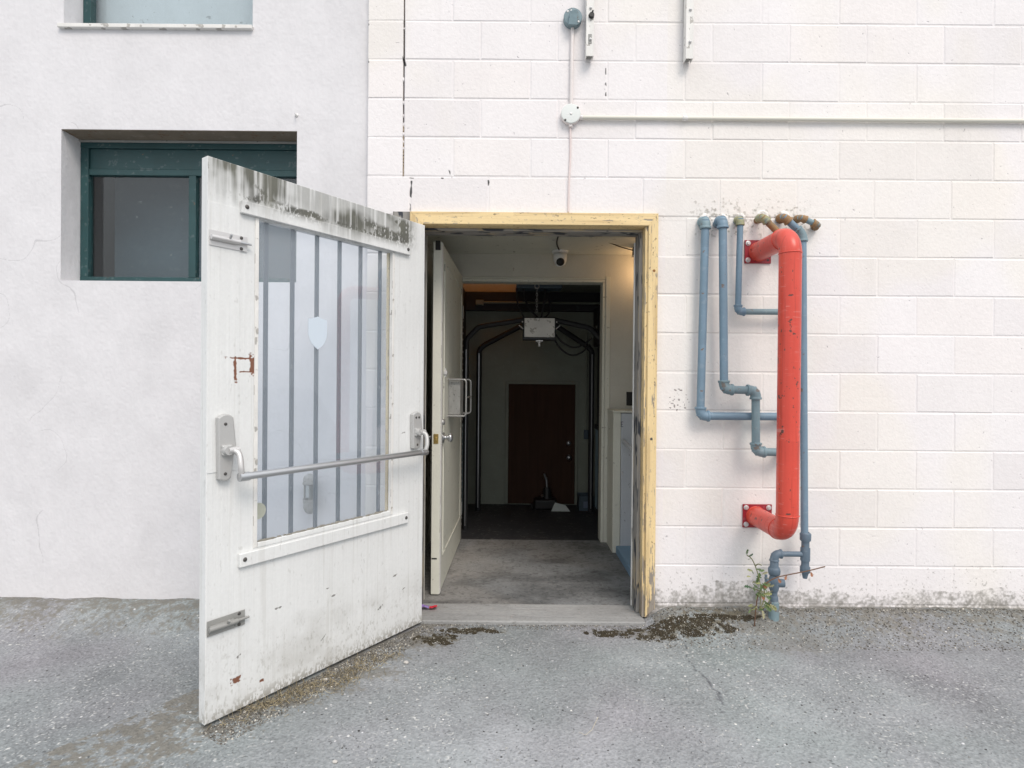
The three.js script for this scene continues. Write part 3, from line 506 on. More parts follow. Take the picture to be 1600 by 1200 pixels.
  for (const [s, up, dn] of [[1.04, 0.115, 0.10], [0.068, 0.085, 0.075]]) {
    const cy = 0.98, m = new THREE.Shape(); m.moveTo(-0.026, up); m.quadraticCurveTo(0, up + 0.022, 0.022, up); m.lineTo(0.034, 0.0); m.lineTo(0.024, -0.02); m.lineTo(0.014, -dn); m.quadraticCurveTo(0, -dn - 0.014, -0.022, -dn); m.lineTo(-0.026, up);
    const q = new THREE.ExtrudeGeometry(m, { depth: 0.014, bevelEnabled: true, bevelThickness: 0.005, bevelSize: 0.005, bevelSegments: 2, curveSegments: 8 }); q.translate(-s, cy, 0.006);
    const ln = s > 0.5 ? V(-1.012, by, bp) : V(-0.068, by, bp), pv = V(-s + (s > 0.5 ? 0.012 : 0.008), cy + 0.0, 0.04);
    part('mount', [q, cyl(V(-s - 0.002, cy, 0.02), V(-s - 0.002, cy, 0.05), 0.02, 0.016), box(-s - 0.02, -s + 0.02, cy - 0.02, cy + 0.02, 0.02, 0.036, 0.006)], castGrey, bar);
    part('lever', [cable([pv, pv.clone().add(V(0.012, -0.01, 0.022)), ln.clone().add(V(s > 0.5 ? -0.004 : 0.012, 0.035, 0.002)), ln], 0.0105, 24, 14), cyl(V(pv.x - 0.016, pv.y, 0.043), V(pv.x + 0.024, pv.y, 0.043), 0.013)], s > 0.5 ? zinc : castGrey, bar);
    for (const [dx, dy] of s > 0.5 ? [[-0.004, up - 0.02], [-0.004, -dn + 0.015]] : [[-0.010, up - 0.012], [0.010, up - 0.012], [0.0, -dn + 0.012]]) part('screw', lathe([[0, 0.003], [0.005, 0.003], [0.006, 0]], V(-s + dx, cy + dy, 0.0248), V(0, 0, 1), 12), screwDark, bar);
  }
  // barrel bolts near the free edge
  const bolt = (y, mat, label) => {
    const o = new THREE.Group(); o.name = 'barrel_bolt'; o.userData.label = label; door.add(o);
    part('plate', tile(box(-1.096, -0.955, y - 0.028, y + 0.028, 0.003, 0.006, 0.001), 0.5), mat, o);
    part('barrel', [cyl(V(-1.095, y, 0.017), V(-0.99, y, 0.017), 0.0085, 0.0085, 16), box(-1.09, -1.0, y - 0.010, y + 0.010, 0.006, 0.016, 0.002)].map((q) => tile(q, 0.5)), mat, o);
    part('slide', [cyl(V(-0.99, y, 0.016), V(-0.945, y, 0.016), 0.006, 0.004, 12), cyl(V(-1.03, y, 0.016), V(-1.03, y + 0.018, 0.034), 0.004, 0.005, 10)], mat === M.greyPaint ? M.greyPaint : steel, o);
    for (const dy of [-0.02, 0.02]) part('screw', lathe([[0, 0.003], [0.005, 0.003], [0.0065, 0]], V(-0.978, y + dy, 0.0062), V(0, 0, 1), 12), screwDark, o);
  };
  bolt(1.742, zinc, 'bright zinc barrel bolt'); bolt(0.343, M.greyPaint, 'grey painted barrel bolt');
  // hinges on the edge next to the frame
  for (const y of [0.25, 1.0, 1.78]) { const h = part('hinge', [cyl(V(0.004, y - 0.05, -T - 0.004), V(0.004, y + 0.05, -T - 0.004), 0.007, 0.007, 12), box(0.0005, 0.003, y - 0.05, y + 0.05, -T, -0.008, 0.0008)], M.greyPaint, door); }
}

// ------------------------------------------------------------------ vestibule
const BZ = -1.40, LO = { x0: -0.392, x1: at(944, 640, BZ).x, y1: at(835, 436, BZ).y }, CEIL = at(830, 397, BZ).y;
struct('vestibule_ceiling', tile(box(-0.72, 1.12, CEIL, CEIL + 0.1, -1.52, -0.156, 0), 1.2), M.creamWhite, 'cream ceiling inside the doorway', 'ceiling');
struct('vestibule_wall_left', tile(box(-0.72, -0.62, -0.05, CEIL - 0.001, BZ + 0.001, -0.202, 0), 1.2), M.cream, 'cream side wall hidden behind the inner door', 'wall');
struct('vestibule_wall_right', tile(box(1.0, 1.10, -0.05, CEIL - 0.001, BZ + 0.001, -0.202, 0), 1.2), M.cream, 'cream side wall behind the right jamb', 'wall');
struct('vestibule_wall_front', [box(-0.72, OPEN.x0 + 0.03, -0.05, CEIL - 0.001, -0.23, -0.203, 0), box(OPEN.x1 - 0.03, 1.0, -0.05, CEIL - 0.001, -0.23, -0.203, 0), box(OPEN.x0 + 0.031, OPEN.x1 - 0.031, OPEN.y1 - 0.02, CEIL - 0.001, -0.23, -0.203, 0)].map((g) => tile(g, 1.2)), M.cream, 'inner lining beside the outer doorway', 'wall');
{
  const w = struct('vestibule_wall_back', [box(-0.62, LO.x0, -0.05, CEIL - 0.001, BZ - 0.12, BZ, 0), box(LO.x1, 1.0, -0.05, CEIL - 0.001, BZ - 0.12, BZ, 0), box(LO.x0 + 0.0005, LO.x1 - 0.0005, LO.y1, CEIL - 0.001, BZ - 0.12, BZ, 0)].map((g) => tile(g, 1.2)), M.cream, 'cream wall with the lift doorway in it', 'wall');
  part('trim', tile(box(LO.x0 + 0.001, LO.x1 - 0.001, LO.y1 - 0.022, LO.y1 - 0.001, BZ - 0.119, BZ + 0.006), 1), M.creamWhite, w, 'head trim of the lift doorway');
  part('trim', tile(box(LO.x1 - 0.020, LO.x1 - 0.001, 0.0, LO.y1 - 0.023, BZ - 0.119, BZ + 0.006), 1), M.creamWhite, w, 'right trim of the lift doorway');
  part('trim', tile(box(LO.x1 + 0.004, LO.x1 + 0.040, 0.0, LO.y1 + 0.02, BZ + 0.0005, BZ + 0.010), 1), M.creamWhite, w, 'flat moulding beside the lift doorway');
  part('trim', tile(box(LO.x0 - 0.03, LO.x1 + 0.003, LO.y1 + 0.001, LO.y1 + 0.012, BZ + 0.0005, BZ + 0.007), 1), M.creamWhite, w, 'flat moulding above the lift doorway');
}
{ // inner door, opened flat against the left side
  const t = thing('inner_door', 'cream inner door standing open along the left side of the vestibule', 'door', [-0.386, 0.006, BZ + 0.012], 0.0), L = 1.118, H = 2.022, th = 0.048;
  t.rotation.y = -0.020;                                         // free edge leans a little to the left
  const E = M.creamWhite;
  part('leaf', tile(box(-th, 0, 0, H, 0, L, 0.003), 1), E, t);
  const bd = (y0, y1, z0, z1) => box(0.0005, 0.006, y0, y1, z0, z1, 0.0015);
  for (const [a, b, c, d] of [[0.20, 1.92, 0.995, 1.003], [0.20, 1.92, 0.075, 0.083], [0.192, 0.20, 0.075, 1.003], [1.92, 1.928, 0.075, 1.003]]) part('panel_bead', tile(bd(a, b, c, d), 1), E, t);
  part('edge_strip', tile(box(0.0005, 0.004, 0.003, H - 0.004, L - 0.05, L - 0.004, 0.001), 1), M.white, t, 'chipped strip along the free edge');
  part('latch_plate', [box(-0.038, -0.010, 0.865, 0.921, L + 0.0004, L + 0.003, 0.0008), box(-0.030, -0.018, 0.884, 0.902, L + 0.003, L + 0.011, 0.002)], brass, t, 'brass latch plate on the edge');
  for (const sgn of [1, -1]) part('knob', lathe([[0.0, 0.062], [0.014, 0.061], [0.025, 0.054], [0.028, 0.045], [0.024, 0.035], [0.012, 0.028], [0.010, 0.012], [0.030, 0.008], [0.032, 0.001], [0, 0]], V(sgn > 0 ? 0.002 : -th, 0.893, L - 0.085), V(sgn, 0, 0), 24), steel, t);
  part('deadbolt', lathe([[0, 0.016], [0.016, 0.014], [0.018, 0.0]], V(0.002, 0.985, L - 0.07), V(1, 0, 0), 18), dullSteel, t);
  part('lift_pull', [bent([V(0, 1.235, 0.80), V(0.115, 1.235, 0.80), V(0.115, 1.005, 0.80), V(0, 1.005, 0.80)], 0.006, 0.02, 8), bent([V(0, 1.235, 0.48), V(0.115, 1.235, 0.48), V(0.115, 1.005, 0.48), V(0, 1.005, 0.48)], 0.006, 0.02, 8), cyl(V(0.115, 1.12, 0.48), V(0.115, 1.12, 0.80), 0.005, 0.005, 8)], dullSteel, t, 'steel wire pull frame');
  part('pull_plate', [box(0.0005, 0.076, 1.012, 1.228, 0.770, 0.776, 0.002), box(0.070, 0.076, 1.012, 1.228, 0.60, 0.7695, 0.002), box(0.0005, 0.0695, 1.012, 1.018, 0.60, 0.7695, 0.002)], M.greyPaint, t, 'grey plate inside the pull frame');
  part('catch', [box(0.0, 0.022, 1.262, 1.285, 0.98, 1.01, 0.003), cyl(V(0.01, 1.25, 0.995), V(0.01, 1.30, 0.995), 0.006)], zinc, t);
  part('closer_bracket', box(-0.035, -0.006, H - 0.05, H + 0.004, L - 0.03, L + 0.006, 0.003), black, t);
  part('tape_mark', box(-0.044, -0.014, 0.202, 0.210, L + 0.0003, L + 0.0012, 0), black, t, 'short black mark near the foot of the edge');
  for (const y of [0.25, 1.0, 1.75]) part('hinge', cyl(V(0.006, y - 0.05, 0.006), V(0.006, y + 0.05, 0.006), 0.006, 0.006, 10), dullSteel, t);
}
{ // camera dome
  const p = at(875, 405, -1.28), t = thing('security_camera', 'white turret security camera under the vestibule ceiling', 'camera', [p.x, p.y, p.z]); t.scale.setScalar(1.18);
  const top = (CEIL - p.y) / 1.18;
  part('mount', [lathe([[0, 0.058], [0.050, 0.058], [0.052, 0.046], [0.048, 0.036], [0, 0.036]], V(0, 0, 0)), cyl(V(0, 0.056, 0), V(0, top, 0), 0.012, 0.02, 16)], plasticWhite, t);
  part('dome', lathe([[0, -0.048], [0.018, -0.045], [0.034, -0.032], [0.042, -0.010], [0.044, 0.012], [0.043, 0.034], [0, 0.035]], V(0, 0, 0)), plasticWhite, t);
  const d = V(0.0, -0.55, 0.84).normalize();
  part('lens_face', lathe([[0, 0.050], [0.010, 0.050], [0.022, 0.045], [0.026, 0.036], [0.026, 0.02]], V(0, -0.004, 0), d, 24), black, t);
  const c = at(870, 372, -1.0); single('camera_cable', cable([V(p.x - 0.006, CEIL - 0.006, p.z + 0.02), V(c.x, CEIL - 0.008, -1.0), V(c.x, CEIL - 0.006, -0.5), V(c.x, CEIL - 0.006, -0.25)], 0.005), rubber, 'thin dark cable on the ceiling leading to the white camera', 'cable');
}
{ // lit bulkhead lamp just behind the right jamb
  const p = at(993, 421, -1.26), t = thing('bulkhead_lamp', 'lit white lamp on the vestibule wall beside the right jamb', 'lamp', [p.x + 0.06, p.y, p.z]);
  part('base', box(0.032, 1.0 - p.x - 0.061, -0.07, 0.07, -0.05, 0.05, 0.008), plasticWhite, t);
  part('diffuser', new THREE.SphereGeometry(0.045, 24, 16).scale(1, 1.35, 1), std({ color: lin(0.9, 0.85, 0.75), emissive: new THREE.Color(1, 0.72, 0.42), emissiveIntensity: 3 }), t);
  const l = new THREE.PointLight(0xffb469, 0.03); l.position.set(0, 0, 0); l.castShadow = true; l.shadow.radius = 2; t.add(l);
  const b = at(989, 393, -1.15); const j = thing('junction_box', 'small dark junction box near the ceiling above the lit lamp', 'junction box', [b.x + 0.03, b.y, b.z]);
  part('body', box(-0.03, 0.04, -0.03, 0.03, -0.03, 0.03, 0.004), black, j); part('bracket', box(-0.034, 1.0 - b.x - 0.031, -0.036, -0.031, -0.034, 0.03, 0.001), M.greyPaint, j);
  single('sagging_wire', cable([at(915, 371, -0.9), at(945, 377, -1.0), at(970, 386, -1.1), V(b.x + 0.02, b.y, b.z + 0.01)], 0.004), rubber, 'thin dark wire running from the ceiling to the small junction box', 'wire');
}
{ // half-height boxed panel and its handrail at the right of the lift doorway
  const t = thing('boxed_panel', 'pale blue half height boxed panel with a letter at the right of the lift doorway', 'panel', [0, 0, 0]);
  const x0 = at(958, 750, -1.12).x, y1 = at(970, 645, -1.12).y;
  part('side_board', tile(box(x0, x0 + 0.055, 0.0, y1, BZ + 0.03, -1.125, 0.004), 1), M.creamWhite, t);
  part('front_board', tile(box(x0 + 0.057, 0.998, 0.02, y1 - 0.004, BZ + 0.04, -1.120, 0.004), 1), M.paleBlue, t);
  part('cap', tile(box(x0 - 0.006, 0.999, y1 + 0.0005, y1 + 0.016, BZ + 0.02, -1.112, 0.003), 1), M.creamWhite, t);
  const e = at(972, 663, -1.1195), k = 0.0055, lx = e.x, ly = e.y; part('letter', [box(lx - 0.008, lx - 0.008 + k, ly - 0.02, ly + 0.02, -1.1198, -1.119, 0), box(lx - 0.0024, lx + 0.009, ly + 0.0145, ly + 0.02, -1.1198, -1.119, 0), box(lx - 0.0024, lx + 0.006, ly - 0.003, ly + 0.0025, -1.1198, -1.119, 0), box(lx - 0.0024, lx + 0.009, ly - 0.02, ly - 0.0145, -1.1198, -1.119, 0)], std({ color: lin(0.16, 0.17, 0.2), roughness: 0.7 }), t, 'grey letter E');
  single('handrail', join([bent([at(974, 689, -1.118), at(974, 689, -1.06), at(992, 706, -0.72), at(1010, 722, -0.5), V(0.999, 0.80, -0.45)], 0.014, 0.03, 14)]), M.paleBlue, 'short pale handrail sloping forward from the boxed panel', 'handrail');
  single('plinth', tile(box(at(962, 862, -1.118).x + 0.002, 0.999, -0.001, 0.055, -1.117, -0.232, 0.004), 1), std({ color: lin(0.20, 0.32, 0.45), roughness: 0.55 }), 'low blue painted plinth along the right side of the floor', 'plinth');
  const s = at(985, 623, BZ + 0.012); single('switch_plate', box(s.x - 0.028, s.x + 0.045, s.y - 0.052, s.y + 0.052, BZ + 0.0005, BZ + 0.014, 0.003), black, 'black switch plate on the wall above the boxed panel', 'switch');
}

// ------------------------------------------------------------------ lift beyond the inner opening
const LZ = -2.79, LC = at(800, 458, LZ).y;
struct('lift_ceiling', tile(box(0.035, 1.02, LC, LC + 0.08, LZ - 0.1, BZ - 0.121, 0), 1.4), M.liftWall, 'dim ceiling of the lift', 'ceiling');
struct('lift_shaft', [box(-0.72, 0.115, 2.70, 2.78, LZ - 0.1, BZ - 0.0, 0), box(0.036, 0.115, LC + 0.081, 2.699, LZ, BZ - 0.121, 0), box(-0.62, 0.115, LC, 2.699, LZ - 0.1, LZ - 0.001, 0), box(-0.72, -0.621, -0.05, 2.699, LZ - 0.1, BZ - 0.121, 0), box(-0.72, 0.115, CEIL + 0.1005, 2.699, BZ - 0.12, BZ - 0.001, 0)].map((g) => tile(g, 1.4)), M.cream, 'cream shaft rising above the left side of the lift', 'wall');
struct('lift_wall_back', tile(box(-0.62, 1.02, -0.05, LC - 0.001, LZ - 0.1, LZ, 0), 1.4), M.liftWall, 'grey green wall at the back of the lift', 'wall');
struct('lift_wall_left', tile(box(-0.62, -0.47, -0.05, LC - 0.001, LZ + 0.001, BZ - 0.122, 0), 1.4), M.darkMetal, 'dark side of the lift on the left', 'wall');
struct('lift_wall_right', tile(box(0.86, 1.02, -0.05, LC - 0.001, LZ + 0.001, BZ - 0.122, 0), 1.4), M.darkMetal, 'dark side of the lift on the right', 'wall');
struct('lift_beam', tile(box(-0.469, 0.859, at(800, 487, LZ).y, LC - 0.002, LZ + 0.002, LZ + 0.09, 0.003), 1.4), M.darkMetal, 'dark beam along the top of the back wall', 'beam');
{ // back door
  const a = at(795, 600, LZ), b = at(897, 784, LZ), t = thing('back_door', 'dark brown door at the far end behind the lift', 'door', [0, 0, 0]);
  const x0 = a.x, x1 = b.x, y1 = a.y, z = LZ + 0.001;
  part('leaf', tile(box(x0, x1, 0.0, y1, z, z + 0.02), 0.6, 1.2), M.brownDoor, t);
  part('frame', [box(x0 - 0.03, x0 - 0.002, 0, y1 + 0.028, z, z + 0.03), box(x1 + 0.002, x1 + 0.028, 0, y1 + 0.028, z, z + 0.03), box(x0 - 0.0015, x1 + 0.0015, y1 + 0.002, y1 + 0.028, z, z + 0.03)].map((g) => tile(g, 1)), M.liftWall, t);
  for (const py of [693, 715]) { const k = at(889, py, z + 0.04); part(py < 700 ? 'lock' : 'knob', lathe(py < 700 ? [[0, 0.02], [0.022, 0.018], [0.026, 0]] : [[0, 0.055], [0.02, 0.05], [0.026, 0.04], [0.012, 0.025], [0.026, 0.004], [0.028, 0]], V(k.x, k.y, z + 0.02), V(0, 0, 1), 20), steel, t); }
}
{ // hoop frames of the lift
  const hoop = (z, xl, xr, yk, peak, label, r, kink) => {
    const t = thing('lift_hoop', label, 'frame', [0, 0, 0], 0, 'hoop frames of the lift'), bx = at(843, 510, z);
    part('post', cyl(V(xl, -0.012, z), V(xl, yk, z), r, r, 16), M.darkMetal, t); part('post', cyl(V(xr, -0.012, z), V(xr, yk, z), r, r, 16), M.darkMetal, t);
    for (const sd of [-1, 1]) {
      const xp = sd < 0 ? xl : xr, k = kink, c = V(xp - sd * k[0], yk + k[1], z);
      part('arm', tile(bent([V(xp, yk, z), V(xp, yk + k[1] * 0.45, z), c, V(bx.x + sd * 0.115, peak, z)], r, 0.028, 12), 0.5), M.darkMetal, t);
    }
    for (const xs of [xl, xr]) part('highlight_strip', box(xs - 0.004, xs + 0.004, 0.02, yk, z + r - 0.001, z + r + 0.003, 0.001), steel, t, 'bright strip standing in for the highlight on the post');  // thin steel strips put in as the highlight down each post
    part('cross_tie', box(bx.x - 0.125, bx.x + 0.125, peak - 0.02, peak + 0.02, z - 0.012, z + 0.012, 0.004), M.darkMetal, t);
  };
  hoop(-1.80, at(728, 640, -1.80).x, at(939, 640, -1.80).x, at(728, 546, -1.80).y, at(820, 499, -1.80).y, 'dark tube hoop of the lift, nearer of the two', 0.022, [0.10, 0.19]);
  hoop(-2.50, at(748, 640, -2.50).x, at(924, 640, -2.5).x, at(748, 552, -2.50).y, at(820, 504, -2.50).y, 'dark tube hoop of the lift, farther of the two', 0.026, [0.05, 0.08]);
}
{ // cabinet and guide rail at the sides
  const c = at(936, 512, -2.2), t = thing('dark_cabinet', 'black cabinet on the right side of the lift above the gate panel', 'cabinet', [0.859, c.y, -2.2]);
  part('body', box(-0.10, -0.001, -0.17, 0.19, -0.14, 0.14, 0.006), rubber, t); part('door', box(-0.108, -0.101, -0.16, 0.18, -0.13, 0.13, 0.003), black, t); part('latch', cyl(V(-0.108, 0, 0.09), V(-0.116, 0, 0.09), 0.012), dullSteel, t);
  const g = thing('guide_rail', 'dark upright guide rail with bright teeth as highlight specks on the left side of the lift', 'rail', [-0.43, 0, -1.66]);
  part('rail', box(-0.02, 0.02, -0.011, 1.95, -0.02, 0.02, 0.003), M.darkMetal, g); for (let i = 0; i < 34; i++) part('tooth', box(0.0205, 0.030, 0.06 + i * 0.05, 0.075 + i * 0.05, -0.012, 0.012, 0.002), i % 3 === 1 ? steel : dullSteel, g);  // every third tooth brighter, giving the rail its highlight specks
}
for (const side of [-1, 1]) { // slatted gate panels along both sides
  const x = side < 0 ? -0.44 : 0.80, t = thing('side_gate', side < 0 ? 'dark slatted gate panel along the left side of the lift' : 'dark slatted gate panel along the right side of the lift', 'gate', [x, 0, 0], 0, 'slatted gate panels of the lift');
  const y1 = side < 0 ? 0.86 : at(935, 676, -2.0).y;
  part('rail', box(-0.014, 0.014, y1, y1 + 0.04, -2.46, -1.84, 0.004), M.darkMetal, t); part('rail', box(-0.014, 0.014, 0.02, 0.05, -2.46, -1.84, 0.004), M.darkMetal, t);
  for (let i = 0; i < 8; i++) part('slat', box(-0.006, 0.006, 0.05, y1, -2.43 + i * 0.078, -2.405 + i * 0.078, 0.002), M.blueWorn, t);
}
{ // control box on the hoops and the hanging cables
  const p = at(843, 512, -1.70), t = thing('control_box', 'bright sheet metal control box hanging in the middle of the lift', 'control box', [p.x, p.y, p.z]);
  const w = 0.124, h = 0.078;
  part('cover', tile(box(-w, w, -h, h, 0.0, 0.012, 0.004), 0.5), M.white, t);
  part('body', box(-w - 0.012, w + 0.012, -h - 0.022, h + 0.008, -0.10, -0.001, 0.006), black, t);
  part('gland', [cyl(V(0, -h - 0.022, -0.02), V(0, -h - 0.045, -0.02), 0.018), cyl(V(0, -h - 0.045, -0.02), V(0, -h - 0.075, -0.02), 0.012), box(-0.03, 0.03, -h - 0.036, -h - 0.024, -0.03, 0.008, 0.003)], zinc, t);
  for (const s of [-1, 1]) part('clip', cyl(V(s * (w + 0.01), -0.01, 0.0), V(s * (w + 0.045), 0.02, 0.0), 0.004, 0.004, 8), zinc, t);
  for (const s of [-1, 1]) part('screw', lathe([[0, 0.004], [0.006, 0.003], [0.007, 0]], V(s * (w + 0.017), h - 0.03, 0.0), V(0, 0, 1), 10), zinc, t);
  part('hanger', box(-w - 0.02, w + 0.02, h - 0.03, h + 0.0, -0.80, -0.101, 0.004), M.darkMetal, t);
  const m = at(842, 447, -1.80), ht = thing('hoist_motor', 'dark hoist box under the lift ceiling above the control box', 'hoist', [m.x, m.y, m.z]);
  part('housing', box(-0.19, 0.19, -0.03, LC - m.y - 0.001, -0.1, 0.08, 0.01), M.barBlue, ht); part('hook', new THREE.TorusGeometry(0.018, 0.005, 8, 20).translate(-0.02, -0.015, 0.088), dullSteel, ht);
  const chain = thing('chain', 'short hanging chain between the hoist box and the control box', 'chain', [m.x - 0.02, m.y - 0.03, m.z + 0.088]);
  for (let i = 0; i < 9; i++) { const g = new THREE.TorusGeometry(0.009, 0.0028, 6, 12); g.scale(0.8, 1.4, 1); if (i % 2) g.rotateY(Math.PI / 2); g.translate(0, -0.022 * i - 0.012, 0); part('link', g, dullSteel, chain); }
  const names = ['left', 'second', 'middle', 'right']; const cb = (label, pts) => single('hanging_cable', cable(pts, 0.007, 48, 8), rubber, label, 'cable', 'black cables above the control box');
  const P = (px, py, dz = 0) => at(px, py, -1.76 + dz);
  cb('black cable looping down at the left end of the hoist box', [P(807, 450), P(809, 475), P(815, 488), P(819, 500)]);
  cb('black cable crossing behind the chain toward the control box', [P(818, 450), P(822, 472), P(834, 490), P(844, 497), P(850, 470), P(852, 452)]);
  cb('black cable curling in a loop right of the chain', [P(846, 499), P(849, 476), P(856, 468), P(860, 480), P(856, 492), P(848, 497)]);
  cb('black cable sagging from the control box to the right gate, upper of two', [P(866, 520), P(878, 534), P(896, 543), P(912, 538), P(925, 528)]);
  cb('black cable sagging from the control box to the right gate, lower of two', [P(864, 525), P(876, 545), P(894, 555), P(908, 551), P(922, 538)]);
}
{ // conduit with a small box across the back
  const a = at(748, 471, -2.62), b = at(944, 471, -2.62), t = thing('ceiling_conduit', 'grey conduit with a small box running across the back of the lift', 'conduit', [0, 0, 0]);
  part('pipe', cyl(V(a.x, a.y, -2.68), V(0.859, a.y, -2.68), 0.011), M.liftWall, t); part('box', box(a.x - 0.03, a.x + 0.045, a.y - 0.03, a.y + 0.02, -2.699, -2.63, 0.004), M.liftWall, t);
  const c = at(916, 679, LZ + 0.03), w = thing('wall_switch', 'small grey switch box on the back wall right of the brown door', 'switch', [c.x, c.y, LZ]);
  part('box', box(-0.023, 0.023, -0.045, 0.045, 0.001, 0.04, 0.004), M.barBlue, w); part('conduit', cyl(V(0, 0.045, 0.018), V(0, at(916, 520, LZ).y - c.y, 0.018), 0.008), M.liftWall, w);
}
{ // lamp inside the lift, its glow on the ceiling shows in the photograph
  const t = thing('lift_lamp', 'warm lamp high in the shaft above the left side of the lift', 'lamp', [-0.22, 2.68, -2.35]);
  part('holder', cyl(V(0, 0.0199, 0), V(0, 0.004, 0), 0.03, 0.02), plasticWhite, t); part('bulb', new THREE.SphereGeometry(0.018, 16, 12).translate(0, -0.012, 0), std({ color: lin(0.9, 0.8, 0.6), emissive: new THREE.Color(1, 0.55, 0.2), emissiveIntensity: 2 }), t);
  const l = new THREE.PointLight(0xff9a3c, 0.075); l.position.set(0, -0.012, 0); l.castShadow = true; t.add(l);
}
{ // clutter at the foot of the back door
  const p = at(850, 775, -2.62); const v = thing('floor_machine', 'black upright machine with a bright metal handle at the foot of the back door', 'machine', [p.x, -0.012, -2.62]);
  part('body', [box(-0.10, 0.12, 0.0, 0.10, -0.08, 0.08, 0.02), cyl(V(0.03, 0.08, 0), V(0.03, 0.20, -0.02), 0.05, 0.035)], black, v);
  part('handle', [cyl(V(0.03, 0.20, -0.02), V(0.02, 0.30, -0.02), 0.012, 0.012), cyl(V(0.02, 0.28, -0.02), V(0.0, 0.34, -0.01), 0.014, 0.012)], steel, v); part('valve', lathe([[0, 0.03], [0.012, 0.025], [0.014, 0.0], [0.008, -0.04]], V(-0.02, 0.14, 0.082), V(0, 0, 1), 14), steel, v);
  for (const s of [-1, 1]) part('wheel', cyl(V(s * 0.11, 0.03, 0.06), V(s * 0.13, 0.03, 0.06), 0.03, 0.03, 18), rubber, v);
  const q = at(876, 776, -2.48); single('cardboard_sheet', (() => { const s = new THREE.Shape([[-0.09, 0], [0.09, 0], [0.05, 0.06], [-0.05, 0.085]].map(([x, y]) => new THREE.Vector2(x, y))); const g = new THREE.ExtrudeGeometry(s, { depth: 0.004, bevelEnabled: false }); g.rotateX(-0.5); g.translate(q.x, -0.008, -2.47); return g; })(), std({ color: lin(0.55, 0.60, 0.58), roughness: 0.8 }), 'pale sheet leaning on the floor before the back door', 'sheet');
  const c = at(915, 775, -2.6), k = thing('small_crate', 'small dark blue crate on the floor beside the back door', 'crate', [c.x, -0.012, -2.62]);
  part('side', [box(-0.07, 0.07, 0.0, 0.14, -0.10, -0.09, 0.002), box(-0.07, 0.07, 0.0, 0.14, 0.09, 0.10, 0.002), box(-0.07, -0.06, 0, 0.14, -0.089, 0.089, 0.002), box(0.06, 0.07, 0, 0.14, -0.089, 0.089, 0.002)], M.barBlue, k); part('base', box(-0.059, 0.059, 0.001, 0.012, -0.089, 0.089, 0), black, k); part('label', box(-0.03, 0.04, 0.03, 0.09, 0.1003, 0.1012, 0), std({ color: lin(0.14, 0.17, 0.24), roughness: 0.6 }), k);
}

// ------------------------------------------------------------------ pipes on the wall
function elbow(p, a, b, r, k = 1) { // a, b: unit directions from the corner toward the two pipes
  const L = r * 1.75, q0 = p.clone().addScaledVector(a, L), q1 = p.clone().addScaledVector(b, L);
  const c = new THREE.QuadraticBezierCurve3(q0, p, q1), R = r * 1.26;
  return [new THREE.TubeGeometry(c, 14, R, 22), ...[[q0, a], [q1, b]].map(([q, d]) => lathe([[R * 0.98, -r * 0.15], [R * 1.13, -r * 0.02], [R * 1.15, r * 0.42], [R * 1.06, r * 0.50], [r * 0.9, r * 0.51]], q, d, 24))];
}
function pipeRun(name, label, pts, r, mats, group, wallEnd = true) {
  const t = thing(name, label, 'pipe', [0, 0, 0], 0, group), U = (g) => tile(g, 0.5, 0.5, pts[0].x * 3, pts[0].y);
  const dir = pts.map((p, i) => i < pts.length - 1 ? pts[i + 1].clone().sub(p).normalize() : null);
  for (let i = 0; i < pts.length - 1; i++) part('pipe', U(cyl(pts[i], pts[i + 1], r, r, 24)), mats.pipe[Math.min(i, mats.pipe.length - 1)], t);
  for (let i = 1; i < pts.length - 1; i++) part('elbow', elbow(pts[i], dir[i - 1].clone().negate(), dir[i], r).map(U), mats.elbow[Math.min(i - 1, mats.elbow.length - 1)], t);
  return t;
}
const PZ = 0.055, grp = 'blue gas pipes on the block wall';
const A = (px, py, z = PZ) => at(px, py, z), into = (v) => V(v.x, v.y, -0.03);
